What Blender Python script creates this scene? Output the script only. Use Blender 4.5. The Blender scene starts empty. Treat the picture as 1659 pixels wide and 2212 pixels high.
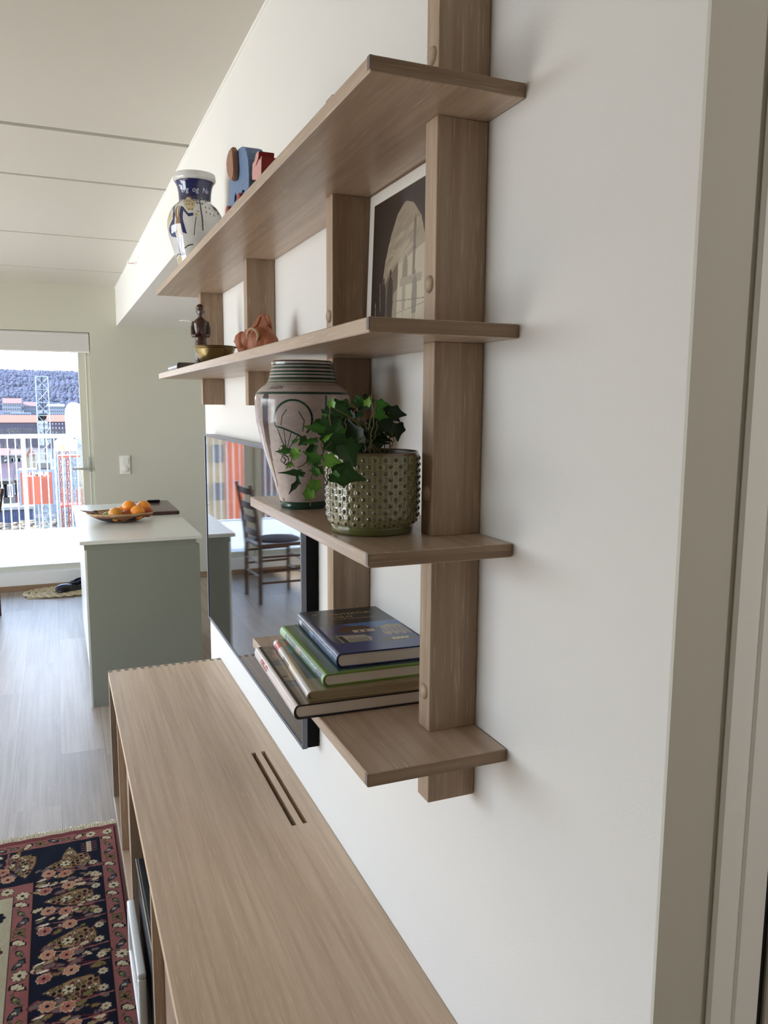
import bpy, bmesh, math, random
import numpy as np
from mathutils import Vector, Matrix
random.seed(7); rng = np.random.RandomState(3)
sc = bpy.context.scene
col = sc.collection
PI = math.pi
# ------------------------------------------------------------------ camera
CAM = Vector((-0.52198, 0.0, 1.6))
FWD = Vector((0.37926843, 0.91533036, -0.13537276))
RGT = Vector((0.92413439, -0.38201943, 0.00606482))
UPV = Vector((0.04616371, 0.12740281, 0.99077618))
FPX = 1705.43
cd = bpy.data.cameras.new('camera'); cam = bpy.data.objects.new('camera', cd); col.objects.link(cam)
cd.sensor_fit = 'HORIZONTAL'; cd.sensor_width = 36; cd.lens = 36*FPX/1659
cd.clip_start = 0.02; cd.clip_end = 3000
cam.matrix_world = Matrix(((RGT.x, UPV.x, -FWD.x, CAM.x), (RGT.y, UPV.y, -FWD.y, CAM.y), (RGT.z, UPV.z, -FWD.z, CAM.z), (0, 0, 0, 1)))
sc.camera = cam
sc.view_settings.view_transform = 'Standard'; sc.view_settings.look = 'None'; sc.view_settings.gamma = 1
sc.view_settings.use_curve_mapping = False
sc.view_settings.exposure = 0.98
sc.cycles.max_bounces = 12; sc.cycles.diffuse_bounces = 7; sc.cycles.glossy_bounces = 5; sc.cycles.transparent_max_bounces = 16
sc.cycles.caustics_reflective = False; sc.cycles.caustics_refractive = False
sc.cycles.sample_clamp_indirect = 8
SKY = 5.8
SUN = 10.0
def at(px, py, y):
    d = FWD + RGT*((px-829.5)/FPX) - UPV*((py-1106)/FPX); return CAM + d*((y-CAM.y)/d.y)
def atx(px, py, x):
    d = FWD + RGT*((px-829.5)/FPX) - UPV*((py-1106)/FPX); return CAM + d*((x-CAM.x)/d.x)
# ------------------------------------------------------------------ world, sun
w = bpy.data.worlds.new('world'); sc.world = w; w.use_nodes = True
nt = w.node_tree; nt.nodes.clear()
def N(nt, t, **k):
    n = nt.nodes.new(t)
    for a, v in k.items(): setattr(n, a, v)
    return n
tc = N(nt, 'ShaderNodeTexCoord'); sp = N(nt, 'ShaderNodeSeparateXYZ'); rp = N(nt, 'ShaderNodeValToRGB')
bg = N(nt, 'ShaderNodeBackground'); ow = N(nt, 'ShaderNodeOutputWorld')
nt.links.new(tc.outputs['Generated'], sp.inputs[0]); nt.links.new(sp.outputs['Z'], rp.inputs[0])
nt.links.new(rp.outputs[0], bg.inputs[0]); nt.links.new(bg.outputs[0], ow.inputs[0])
e = rp.color_ramp.elements
e[0].position = 0.0; e[0].color = (0.95, 0.97, 1.0, 1)
e[1].position = 0.85; e[1].color = (0.28, 0.45, 0.85, 1)
e2 = e.new(0.12); e2.color = (0.84, 0.90, 1.0, 1); e3 = e.new(0.32); e3.color = (0.52, 0.69, 1.0, 1)
bg.inputs[1].default_value = SKY
sl = bpy.data.lights.new('sun', 'SUN'); sl.energy = SUN; sl.angle = 0.02; sl.color = (1, .96, .89)
so = bpy.data.objects.new('sun', sl); col.objects.link(so)
so.rotation_euler = Vector((-0.80, -0.10, 0.58)).to_track_quat('Z', 'Y').to_euler()
# ------------------------------------------------------------------ helpers
def lin(c): return tuple(((v/255)/12.92 if v/255 <= .04045 else ((v/255+.055)/1.055)**2.4) for v in c)
class MB:
    def __init__(s): s.bm = bmesh.new()
    def box(s, x0, x1, y0, y1, z0, z1, bev=0, seg=1, rot=None, piv=None):
        r = bmesh.ops.create_cube(s.bm, size=1); vs = r['verts']
        bmesh.ops.scale(s.bm, vec=(x1-x0, y1-y0, z1-z0), verts=vs)
        bmesh.ops.translate(s.bm, vec=((x0+x1)/2, (y0+y1)/2, (z0+z1)/2), verts=vs)
        if rot: bmesh.ops.rotate(s.bm, cent=piv or ((x0+x1)/2, (y0+y1)/2, (z0+z1)/2), matrix=rot, verts=vs)
        if bev:
            es = list({e for v in vs for e in v.link_edges})
            bmesh.ops.bevel(s.bm, geom=es, offset=bev, segments=seg, affect='EDGES', profile=.5)
        return s
    def tube(s, pts, r, seg=8, caps=True):
        pts = [Vector(p) for p in pts]; n = len(pts); rings = []
        up = None
        for i, p in enumerate(pts):
            t = (pts[min(i+1, n-1)] - pts[max(i-1, 0)]).normalized()
            if up is None: up = Vector((0, 0, 1)) if abs(t.z) < .9 else Vector((1, 0, 0))
            a = t.cross(up).normalized(); b = a.cross(t).normalized(); up = b
            rr = r[i] if isinstance(r, (list, tuple)) else r
            rings.append([s.bm.verts.new(p + a*rr*math.cos(2*PI*k/seg) + b*rr*math.sin(2*PI*k/seg)) for k in range(seg)])
        for A, B in zip(rings, rings[1:]):
            for k in range(seg): s.bm.faces.new((A[k], A[(k+1) % seg], B[(k+1) % seg], B[k]))
        if caps:
            s.bm.faces.new(rings[0][::-1]); s.bm.faces.new(rings[-1])
        return s
    def lathe(s, prof, c, seg=32, sy=1, sx=1):
        rings = []
        for r, z in prof:
            if r < 1e-6: rings.append([s.bm.verts.new((c[0], c[1], c[2]+z))])
            else: rings.append([s.bm.verts.new((c[0]+sx*r*math.cos(2*PI*k/seg), c[1]+sy*r*math.sin(2*PI*k/seg), c[2]+z)) for k in range(seg)])
        for A, B in zip(rings, rings[1:]):
            if len(A) == 1 and len(B) == 1: continue
            for k in range(seg):
                j = (k+1) % seg
                if len(A) == 1: s.bm.faces.new((A[0], B[j], B[k]))
                elif len(B) == 1: s.bm.faces.new((A[k], A[j], B[0]))
                else: s.bm.faces.new((A[k], A[j], B[j], B[k]))
        return s
    def prism(s, pts, axis, a0, a1, bev=0):
        def P(u, v, a): return {'x': (a, u, v), 'y': (u, a, v), 'z': (u, v, a)}[axis]
        A = [s.bm.verts.new(P(u, v, a0)) for u, v in pts]; B = [s.bm.verts.new(P(u, v, a1)) for u, v in pts]
        n = len(pts); fs = [s.bm.faces.new(A[::-1]), s.bm.faces.new(B)]
        for k in range(n): fs.append(s.bm.faces.new((A[k], A[(k+1) % n], B[(k+1) % n], B[k])))
        if bev:
            es = list(set(fs[0].edges) | set(fs[1].edges))
            bmesh.ops.bevel(s.bm, geom=es, offset=bev, segments=2, affect='EDGES')
        return s
    def ball(s, c, r, rot=None, u=20, v=14):
        if not isinstance(r, (tuple, list)): r = (r, r, r)
        res = bmesh.ops.create_uvsphere(s.bm, u_segments=u, v_segments=v, radius=1); vs = res['verts']
        bmesh.ops.scale(s.bm, vec=r, verts=vs)
        if rot: bmesh.ops.rotate(s.bm, cent=(0, 0, 0), matrix=rot, verts=vs)
        bmesh.ops.translate(s.bm, vec=c, verts=vs); return s
    def face(s, pts): s.bm.faces.new([s.bm.verts.new(p) for p in pts]); return s
    def build(s, name, m, parent=None, smooth=False, sharp=.6):
        me = bpy.data.meshes.new(name)
        bmesh.ops.recalc_face_normals(s.bm, faces=s.bm.faces)
        if smooth:
            for f in s.bm.faces: f.smooth = True
            for ed in s.bm.edges:
                if len(ed.link_faces) == 2 and ed.calc_face_angle(0) > sharp: ed.smooth = False
        s.bm.to_mesh(me); s.bm.free()
        for x in (m if isinstance(m, (list, tuple)) else [m]): me.materials.append(x)
        o = bpy.data.objects.new(name, me); col.objects.link(o)
        if parent:
            o.parent = parent
        return o
def tag(o, label=None, cat=None, group=None, kind=None):
    if label: o['label'] = label
    if cat: o['category'] = cat
    if group: o['group'] = group
    if kind: o['kind'] = kind
    return o
def thing(name, label, cat, loc=(0, 0, 0), rz=0, group=None):
    o = bpy.data.objects.new(name, None); col.objects.link(o); o.empty_display_size = .05
    o.location = loc; o.rotation_euler = (0, 0, rz); return tag(o, label, cat, group)
def struct(name, mb, m, parent=None, smooth=False):
    o = mb.build(name, m, parent, smooth)
    if not parent: o['kind'] = 'structure'
    return o
def sempty(name, loc=(0, 0, 0)):
    o = bpy.data.objects.new(name, None); col.objects.link(o); o.location = loc; o['kind'] = 'structure'; return o
def dup(root, loc=None, rz=None, label=None):
    r = root.copy(); col.objects.link(r)
    if loc is not None: r.location = loc
    if rz is not None: r.rotation_euler = (0, 0, rz)
    if label: r['label'] = label
    for ch in list(root.children):
        c = ch.copy(); col.objects.link(c); c.parent = r
        for g in ch.children:
            d = g.copy(); col.objects.link(d); d.parent = c
    return r
def voxel(mb, name, m, vs, parent=None, sm=4, disp=None):
    o = mb.build(name, m, parent, True)
    md = o.modifiers.new('r', 'REMESH'); md.mode = 'VOXEL'; md.voxel_size = vs; md.use_smooth_shade = True
    if sm:
        s2 = o.modifiers.new('s', 'SMOOTH'); s2.iterations = sm; s2.factor = .5
    return o
# ------------------------------------------------------------------ materials
def pm(name, c, rough=.5, metal=0, spec=.5, coat=0, bump=0, bs=200, var=0, vs=20, trans=0, ior=1.5, emit=None):
    m = bpy.data.materials.new(name); m.use_nodes = True; t = m.node_tree; b = t.nodes['Principled BSDF']
    L = lin(c)+(1,)
    b.inputs['Base Color'].default_value = L; b.inputs['Roughness'].default_value = rough
    b.inputs['Metallic'].default_value = metal; b.inputs['Specular IOR Level'].default_value = spec
    b.inputs['Coat Weight'].default_value = coat; b.inputs['Coat Roughness'].default_value = .08
    b.inputs['IOR'].default_value = ior
    if bump or var:
        c_ = N(t, 'ShaderNodeTexCoord')
    if bump:
        n = N(t, 'ShaderNodeTexNoise'); n.inputs['Scale'].default_value = bs; n.inputs['Detail'].default_value = 3
        t.links.new(c_.outputs['Object'], n.inputs['Vector'])
        bp = N(t, 'ShaderNodeBump'); bp.inputs['Strength'].default_value = bump; bp.inputs['Distance'].default_value = .002
        t.links.new(n.outputs['Fac'], bp.inputs['Height']); t.links.new(bp.outputs[0], b.inputs['Normal'])
    if var:
        n = N(t, 'ShaderNodeTexNoise'); n.inputs['Scale'].default_value = vs; n.inputs['Detail'].default_value = 4
        t.links.new(c_.outputs['Object'], n.inputs['Vector'])
        r = N(t, 'ShaderNodeValToRGB'); r.color_ramp.elements[0].position = .3; r.color_ramp.elements[1].position = .7
        r.color_ramp.elements[0].color = tuple(v*(1-var) for v in L[:3])+(1,); r.color_ramp.elements[1].color = tuple(min(1, v*(1+var)) for v in L[:3])+(1,)
        t.links.new(n.outputs['Fac'], r.inputs[0]); t.links.new(r.outputs[0], b.inputs['Base Color'])
    return m
def vm(name, rough=.5, coat=0, spec=.5, bump=0, bs=300):
    m = pm(name, (200, 200, 200), rough, coat=coat, spec=spec, bump=bump, bs=bs); t = m.node_tree
    a = N(t, 'ShaderNodeVertexColor', layer_name='Col'); t.links.new(a.outputs[0], t.nodes['Principled BSDF'].inputs['Base Color']); return m
def wood(name, axis, c1, c2, pore, rough=.55, stave=0, stax=None, fine=1.0, spec=.4, plank=0, coat=0):
    """grain runs along axis (0 x,1 y,2 z)"""
    m = bpy.data.materials.new(name); m.use_nodes = True; t = m.node_tree; b = t.nodes['Principled BSDF']; Lk = t.links.new
    c = N(t, 'ShaderNodeTexCoord')
    def noise(al, ac, detail, dist=0, off=0):
        mp = N(t, 'ShaderNodeMapping'); s = [ac]*3; s[axis] = al
        mp.inputs['Scale'].default_value = s; mp.inputs['Location'].default_value = (off, off*.7, off*.3)
        n = N(t, 'ShaderNodeTexNoise'); n.inputs['Scale'].default_value = 1; n.inputs['Detail'].default_value = detail; n.inputs['Distortion'].default_value = dist
        Lk(src, mp.inputs[0]); Lk(mp.outputs[0], n.inputs['Vector']); return n.outputs['Fac']
    src = c.outputs['Object']
    sepo = None
    if stave:
        sx = N(t, 'ShaderNodeSeparateXYZ'); Lk(src, sx.inputs[0])
        dv = N(t, 'ShaderNodeMath', operation='DIVIDE'); dv.inputs[1].default_value = stave; Lk(sx.outputs[stax], dv.inputs[0])
        fl = N(t, 'ShaderNodeMath', operation='FLOOR'); Lk(dv.outputs[0], fl.inputs[0])
        key = fl.outputs[0]
        if plank:
            wn0 = N(t, 'ShaderNodeTexWhiteNoise', noise_dimensions='1D'); Lk(key, wn0.inputs['W'])
            ml = N(t, 'ShaderNodeMath', operation='MULTIPLY_ADD'); ml.inputs[1].default_value = 1/plank
            Lk(sx.outputs[axis], ml.inputs[0]); Lk(wn0.outputs['Value'], ml.inputs[2])
            fl2 = N(t, 'ShaderNodeMath', operation='FLOOR'); Lk(ml.outputs[0], fl2.inputs[0])
            ma = N(t, 'ShaderNodeMath', operation='MULTIPLY_ADD'); ma.inputs[1].default_value = 17.3
            Lk(fl2.outputs[0], ma.inputs[0]); Lk(key, ma.inputs[2]); key = ma.outputs[0]
        wn = N(t, 'ShaderNodeTexWhiteNoise', noise_dimensions='1D'); Lk(key, wn.inputs['W'])
        cb = N(t, 'ShaderNodeVectorMath', operation='MULTIPLY_ADD'); cb.inputs[1].default_value = (3, 3, 3)
        Lk(wn.outputs['Color'], cb.inputs[0]); Lk(c.outputs['Object'], cb.inputs[2]); src = cb.outputs[0]
        sepo = (wn.outputs['Value'], dv.outputs[0])
    n1 = noise(1.8*fine, 62*fine, 6, .25); n2 = noise(16*fine, 420*fine, 3, 0, 3); n3 = noise(1.0, 8, 2, .6, 9)
    mx = N(t, 'ShaderNodeMath', operation='MULTIPLY_ADD'); mx.inputs[1].default_value = .6; Lk(n1, mx.inputs[0])
    m3 = N(t, 'ShaderNodeMath', operation='MULTIPLY'); m3.inputs[1].default_value = .4; Lk(n3, m3.inputs[0]); Lk(m3.outputs[0], mx.inputs[2])
    r = N(t, 'ShaderNodeValToRGB'); r.color_ramp.elements[0].position = .36; r.color_ramp.elements[1].position = .64
    r.color_ramp.elements[0].color = lin(c2)+(1,); r.color_ramp.elements[1].color = lin(c1)+(1,)
    Lk(mx.outputs[0], r.inputs[0])
    r2 = N(t, 'ShaderNodeValToRGB'); r2.color_ramp.elements[0].position = .58; r2.color_ramp.elements[1].position = .72
    r2.color_ramp.elements[0].color = (0, 0, 0, 1); r2.color_ramp.elements[1].color = (.55, .55, .55, 1); Lk(n2, r2.inputs[0])
    mix = N(t, 'ShaderNodeMixRGB'); mix.inputs[2].default_value = lin(pore)+(1,); Lk(r2.outputs[0], mix.inputs[0]); Lk(r.outputs[0], mix.inputs[1])
    out = mix.outputs[0]
    if sepo:
        mr = N(t, 'ShaderNodeMapRange'); mr.inputs['To Min'].default_value = .87; mr.inputs['To Max'].default_value = 1.1; Lk(sepo[0], mr.inputs[0])
        if plank:
            fr = N(t, 'ShaderNodeMath', operation='FRACT'); Lk(sepo[1], fr.inputs[0])
            gt = N(t, 'ShaderNodeMath', operation='GREATER_THAN'); gt.inputs[1].default_value = .012; Lk(fr.outputs[0], gt.inputs[0])
            ad = N(t, 'ShaderNodeMapRange'); ad.inputs['To Min'].default_value = .72; Lk(gt.outputs[0], ad.inputs[0])
            mm = N(t, 'ShaderNodeMath', operation='MULTIPLY'); Lk(mr.outputs[0], mm.inputs[0]); Lk(ad.outputs[0], mm.inputs[1]); mv = mm.outputs[0]
        else: mv = mr.outputs[0]
        vm_ = N(t, 'ShaderNodeVectorMath', operation='SCALE'); Lk(out, vm_.inputs[0]); Lk(mv, vm_.inputs['Scale']); out = vm_.outputs[0]
    Lk(out, b.inputs['Base Color']); b.inputs['Roughness'].default_value = rough; b.inputs['Specular IOR Level'].default_value = spec
    b.inputs['Coat Weight'].default_value = coat; b.inputs['Coat Roughness'].default_value = .25
    bp = N(t, 'ShaderNodeBump'); bp.inputs['Strength'].default_value = .25; bp.inputs['Distance'].default_value = .0006
    Lk(n2, bp.inputs['Height']); Lk(bp.outputs[0], b.inputs['Normal'])
    return m
OA, OB, OP = (178, 156, 134), (146, 122, 100), (206, 190, 168)
M = {}
M['wall'] = pm('wall_paint', (224, 222, 218), .75, spec=.25, bump=.12, bs=260)
M['wallfar'] = pm('wall_paint_grey_green', (198, 197, 183), .75, spec=.25, bump=.08, bs=260)
M['ceil'] = pm('ceiling_paint', (206, 203, 194), .8, spec=.2)
M['trim'] = pm('trim_white', (240, 239, 236), .35)
M['floor'] = wood('floor_oak', 1, (176, 162, 147), (154, 139, 124), (188, 176, 162), .42, stave=.19, stax=0, plank=1.9, spec=.22, coat=.0)
M['oak_y'] = wood('oak_grain_y', 1, (188, 166, 144), (156, 132, 109), OP, .42, spec=.6, coat=.4)
M['oak_z'] = wood('oak_grain_z', 2, OA, OB, OP)
M['oak_x'] = wood('oak_grain_x', 0, (160, 136, 112), (122, 98, 78), OP)
M['board_top'] = wood('oak_staves_y', 1, (220, 196, 169), (192, 166, 139), (230, 210, 184), .42, stave=.065, stax=0, spec=.5, fine=1.5)
M['joint'] = pm('oak_end_joint', (120, 108, 104), .6, var=.15, vs=400)
M['endgrain'] = wood('oak_end_grain', 0, (168, 144, 120), (118, 95, 76), (188, 168, 146), .6, fine=.8)
M['black'] = pm('black_plastic', (7, 7, 8), .7, spec=.15)
M['cloth'] = pm('speaker_cloth', (34, 33, 36), .9, bump=.6, bs=900)
M['tvframe'] = pm('tv_frame_metal', (105, 108, 118), .35, metal=.6)
M['screen'] = pm('tv_screen', (3, 3, 4), .03, spec=1.0, ior=2.3)
M['white'] = pm('white_lacquer', (226, 228, 224), .3, coat=.2)
M['island'] = pm('island_panel_grey', (140, 143, 130), .5)
M['counter'] = pm('countertop_white', (224, 224, 216), .28, coat=.3)
M['steel'] = pm('brushed_steel', (190, 192, 190), .3, metal=1)
M['dark'] = pm('dark_gap', (15, 15, 15), .8)
M['deck'] = pm('deck_pale', (160, 158, 154), .7, var=.06, vs=3)
M['rail'] = pm('railing_white', (190, 190, 190), .4)
def glass():
    m = bpy.data.materials.new('clear_glass'); m.use_nodes = True; t = m.node_tree; t.nodes.clear()
    o = N(t, 'ShaderNodeOutputMaterial'); mx = N(t, 'ShaderNodeMixShader'); tr = N(t, 'ShaderNodeBsdfTransparent'); gl = N(t, 'ShaderNodeBsdfGlossy'); f = N(t, 'ShaderNodeFresnel')
    gl.inputs['Roughness'].default_value = 0.0; f.inputs[0].default_value = 1.45; tr.inputs[0].default_value = (.97, .985, .98, 1)
    t.links.new(f.outputs[0], mx.inputs[0]); t.links.new(tr.outputs[0], mx.inputs[1]); t.links.new(gl.outputs[0], mx.inputs[2]); t.links.new(mx.outputs[0], o.inputs[0]); return m
M['glass'] = glass()
# ------------------------------------------------------------------ painted surfaces
class Canvas:
    """colour pattern laid on a fine grid of a surface, unit coordinates u (across) and v (up)"""
    def __init__(s, w, h, nx, ny, c):
        s.w, s.h = w, h; s.a = np.zeros((ny, nx, 3)); s.a[:] = lin(c)
        s.X, s.Y = np.meshgrid(np.linspace(0, w, nx), np.linspace(0, h, ny)); s.nx, s.ny = nx, ny
    def _bb(s, x0, x1, y0, y1):
        i0 = max(0, int((x0/s.w)*(s.nx-1))-1); i1 = min(s.nx, int((x1/s.w)*(s.nx-1))+3)
        j0 = max(0, int((y0/s.h)*(s.ny-1))-1); j1 = min(s.ny, int((y1/s.h)*(s.ny-1))+3)
        if i0 >= i1 or j0 >= j1: return None
        return (slice(j0, j1), slice(i0, i1))
    def ell(s, cx, cy, rx, ry, c, rot=0):
        R = max(rx, ry); b = s._bb(cx-R, cx+R, cy-R, cy+R)
        if not b: return s
        x = s.X[b]-cx; y = s.Y[b]-cy; ca, sa = math.cos(rot), math.sin(rot)
        m = ((x*ca+y*sa)/rx)**2+((-x*sa+y*ca)/ry)**2 < 1
        s.a[b][m] = lin(c); return s
    def poly(s, pts, c):
        P = np.array(pts, float); b = s._bb(P[:, 0].min(), P[:, 0].max(), P[:, 1].min(), P[:, 1].max())
        if not b: return s
        x = s.X[b]; y = s.Y[b]; m = np.zeros(x.shape, bool); n = len(P)
        for i in range(n):
            x0, y0 = P[i]; x1, y1 = P[(i+1) % n]
            if y0 == y1: continue
            k = ((y0 > y) != (y1 > y)) & (x < (x1-x0)*(y-y0)/(y1-y0)+x0); m ^= k
        s.a[b][m] = lin(c); return s
    def line(s, pts, wd, c):
        for (x0, y0), (x1, y1) in zip(pts, pts[1:]):
            r = wd/2; b = s._bb(min(x0, x1)-r, max(x0, x1)+r, min(y0, y1)-r, max(y0, y1)+r)
            if not b: continue
            x = s.X[b]; y = s.Y[b]; dx, dy = x1-x0, y1-y0; L2 = dx*dx+dy*dy+1e-12
            t = np.clip(((x-x0)*dx+(y-y0)*dy)/L2, 0, 1); m = (x-x0-t*dx)**2+(y-y0-t*dy)**2 < r*r
            s.a[b][m] = lin(c)
        return s
    def rect(s, x0, x1, y0, y1, c):
        m = (s.X >= x0) & (s.X <= x1) & (s.Y >= y0) & (s.Y <= y1); s.a[m] = lin(c); return s
    def arc(s, cx, cy, rx, ry, a0, a1, wd, c, n=20):
        return s.line([(cx+rx*math.cos(math.radians(a0+(a1-a0)*k/n)), cy+ry*math.sin(math.radians(a0+(a1-a0)*k/n))) for k in range(n+1)], wd, c)
    def mottle(s, amt, cells):
        k = rng.rand(cells*2, cells*2)
        jj = (s.Y/s.h*(cells*2-1.01)); ii = (s.X/s.w*(cells*2-1.01)); j = jj.astype(int); i = ii.astype(int); fj = jj-j; fi = ii-i
        v = (k[j, i]*(1-fi)+k[j, i+1]*fi)*(1-fj)+(k[j+1, i]*(1-fi)+k[j+1, i+1]*fi)*fj
        s.a *= (1+amt*(v-.5)*2)[..., None]; return s
    def mesh(s, name, fn, m, parent=None, wrap=False):
        P = fn(s.X, s.Y); V = np.stack(P, -1).reshape(-1, 3)
        nx, ny = s.nx, s.ny; idx = np.arange(nx*ny).reshape(ny, nx)
        F = np.stack([idx[:-1, :-1], idx[:-1, 1:], idx[1:, 1:], idx[1:, :-1]], -1).reshape(-1, 4)
        me = bpy.data.meshes.new(name); me.vertices.add(len(V)); me.vertices.foreach_set('co', V.astype(np.float32).ravel())
        me.loops.add(F.size); me.loops.foreach_set('vertex_index', F.astype(np.int32).ravel())
        me.polygons.add(len(F)); me.polygons.foreach_set('loop_start', np.arange(0, F.size, 4, dtype=np.int32))
        me.update(calc_edges=True); me.polygons.foreach_set('use_smooth', np.ones(len(F), bool))
        a = me.color_attributes.new('Col', 'FLOAT_COLOR', 'POINT'); ca = np.ones((len(V), 4), np.float32); ca[:, :3] = np.clip(s.a.reshape(-1, 3), 0, 1)
        a.data.foreach_set('color', ca.ravel()); me.materials.append(m)
        o = bpy.data.objects.new(name, me); col.objects.link(o)
        if parent: o.parent = parent
        return o
def text(name, s, size, m, fn, parent, sx=1, ext=0, spacing=1, shear=0, bold=0):
    cu = bpy.data.curves.new(name, 'FONT'); cu.body = s; cu.size = size; cu.extrude = ext; cu.align_x = 'CENTER'; cu.space_character = spacing; cu.shear = shear; cu.offset = bold
    cu.resolution_u = 3
    o = bpy.data.objects.new(name, cu); col.objects.link(o); bpy.context.view_layer.update()
    me = bpy.data.meshes.new_from_object(o.evaluated_get(bpy.context.evaluated_depsgraph_get()))
    bpy.data.objects.remove(o); bpy.data.curves.remove(cu)
    for v in me.vertices: v.co = Vector(fn(v.co.x*sx, v.co.y, v.co.z))
    me.materials.clear(); me.materials.append(m); me.name = name
    o = bpy.data.objects.new(name, me); col.objects.link(o); o.parent = parent; return o
# ------------------------------------------------------------------ room shell
XL, YB, YF, ZC, ZS, YE, YNW, XR = -4.6, -2.6, 7.283, 2.566, 2.2505, 3.0194, .5563, 1.9
struct('floor', MB().box(XL-.2, XR+.2, YB-.2, YF+.28, -.15, 0), M['floor'])
mb = MB(); gs = [3.205, 3.88, 5.15, 6.42]; ge = YB
for g, gw in zip(gs, (.036, .028, .026, .024)): mb.box(XL, XR, ge, g-gw/2, ZC, ZC+.06); ge = g+gw/2
mb.box(XL, XR, ge, YF, ZC, ZC+.06); mb.box(XL-.2, XR+.2, YB-.2, YF+.28, ZC+.045, ZC+.3)
struct('ceiling', mb, M['ceil'])
struct('wall_right', MB().box(0, .14, YNW, YE, 0, ZC+.01), M['wall'])
struct('wall_soffit', MB().box(0, XR, YE, YF, ZS, ZC+.01), M['wall'])
mb = MB(); mb.box(-.0, XR+.1, YF, YF+.28, 0, ZC+.1); mb.box(-.221, 0, YF, YF+.28, 0, ZC+.1); mb.box(-2.9, -.221, YF, YF+.28, 2.188, ZC+.1)
mb.box(-2.9, -.221, YF, YF+.28, -.1, .150); mb.box(XL-.2, -2.9, YF, YF+.28, 0, ZC+.1)
struct('wall_far', mb, M['wallfar'])
mb = MB(); mb.box(XL-.2, XL, YB-.2, .9, 0, ZC+.1); mb.box(XL-.2, XL, 6.9, YF+.28, 0, ZC+.1); mb.box(XL-.2, XL, .9, 6.9, 0, .12); mb.box(XL-.2, XL, .9, 6.9, 2.45, ZC+.1)
struct('wall_left', mb, M['wall'])
struct('wall_back', MB().box(XL-.2, XR+.2, YB-.2, YB, 0, ZC+.1), M['wall'])
struct('wall_kitchen', MB().box(XR, XR+.2, YB-.2, YF+.28, 0, ZC+.1), M['wall'])
# near wall return with a door casing
mb = MB(); mb.box(.14, .16, YNW, YNW+.14, 0, ZC+.01); mb.box(.98, XR, YNW, YNW+.14, 0, ZC+.01); mb.box(.14, XR, YNW, YNW+.14, 2.12, ZC+.01)
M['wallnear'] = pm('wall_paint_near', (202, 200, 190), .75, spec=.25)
struct('wall_near', mb, M['wallnear'])
struct('wall_near_face', MB().box(.0, .14, YNW-.004, YNW, 0, ZC+.01), M['wallnear'])
dr = sempty('door_2', (.14, YNW, 0))
def rel(o, p): o.location = Vector(o.location)-Vector(p.location); return o
mb = MB().box(.066, .094, YNW-.011, YNW-.004, 0, 2.2, .003).box(1.02, 1.05, YNW-.011, YNW-.004, 0, 2.2, .003).box(.094, 1.02, YNW-.011, YNW-.004, 2.17, 2.2, .003); rel(mb.build('casing', M['trim'], dr), dr)
mb = MB().box(.103, .138, YNW-.009, YNW-.004, 0, 2.16, .002).box(.094, .103, YNW-.006, YNW-.004, 0, 2.16); rel(mb.build('door_frame', M['trim'], dr), dr)
rel(MB().box(.138, .146, YNW-.0055, YNW-.0041, 0, 2.15).build('gap_strip', M['dark'], dr), dr)  # dark strip stands for the shadowed gap between frame and leaf
rel(MB().box(.146, .96, YNW-.013, YNW-.006, .01, 2.11, .002).build('door_leaf', M['wallnear'], dr), dr)
struct('trim_1', MB().box(-.006, 0, YNW, YF, ZC-.006, ZC), M['trim'])
M['base'] = pm('baseboard_oak', (150, 122, 94), .5, var=.1)
struct('baseboard_far', MB().box(-.3, XR, YF-.014, YF, 0, .05, .002).box(-2.9, -.3, YF-.014, YF, 0, .045, .002), M['base'])
struct('trim_2', MB().box(-2.9, -.221, YF-.008, YF, .045, .155, .002), M['trim'])
# ------------------------------------------------------------------ balcony door, windows
M['frame'] = pm('window_frame_painted', (206, 206, 192), .4)
M['blind'] = pm('blind_fabric', (205, 203, 200), .8)
def glazed(name, x0, x1, z0, z1, fw, handle=False):
    d = sempty(name, ((x0+x1)/2, YF+.1, z0))
    mb = MB()
    for a in ((x0, x0+fw, z0, z1), (x1-fw, x1, z0, z1), (x0+fw, x1-fw, z0, z0+.05), (x0+fw, x1-fw, z1-fw, z1)): mb.box(a[0], a[1], YF+.07, YF+.135, a[2], a[3], .004)
    o = mb.build('door_frame' if handle else 'window_frame', M['frame'], d); o.location = -d.location
    mb = MB().box(x1-fw*.42, x1-fw*.36, YF+.066, YF+.07, z0, z1); o = mb.build('weather_strip', M['trim'], d); o.location = -d.location
    mb = MB().box(x0+fw-.005, x1-fw+.005, YF+.098, YF+.104, z0+.045, z1-fw+.005); o = mb.build('glass_pane', M['glass'], d); o.location = -d.location
    if handle:
        hx = x1-.045
        mb = MB().box(hx-.012, hx+.012, YF+.058, YF+.07, 1.0, 1.13, .004, 2)
        mb.tube([(hx, YF+.06, 1.03), (hx, YF+.025, 1.03), (hx-.02, YF+.018, 1.03), (hx-.14, YF+.018, 1.03)], [.01, .01, .01, .009], 10)
        o = mb.build('door_handle', pm('handle_satin', (196, 200, 198), .35, metal=.3), d, True); o.location = -d.location
    return d
glazed('door_1', -1.28, -.221, .150, 2.188, .10, True)
glazed('window_1', -2.9, -1.28, .150, 2.188, .06)
struct('trim_3', MB().box(-1.29, -1.27, YF+.06, YF+.145, .150, 2.188, .003), M['frame'])
struct('trim_4', MB().box(-2.9, -.221, YF-.002, YF+.30, .145, .156, .002), M['trim'])
bl = thing('roller_blind', 'pale grey roller blind rolled up at the top of the balcony door', 'blind', (-1.1, YF+.035, 2.026))
mb = MB().box(-1.75, .872, -.004, .0, .0, .135); mb.tube([(-1.75, .004, .145), (.872, .004, .145)], .017, 16); mb.build('fabric', M['blind'], bl, True)
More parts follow.
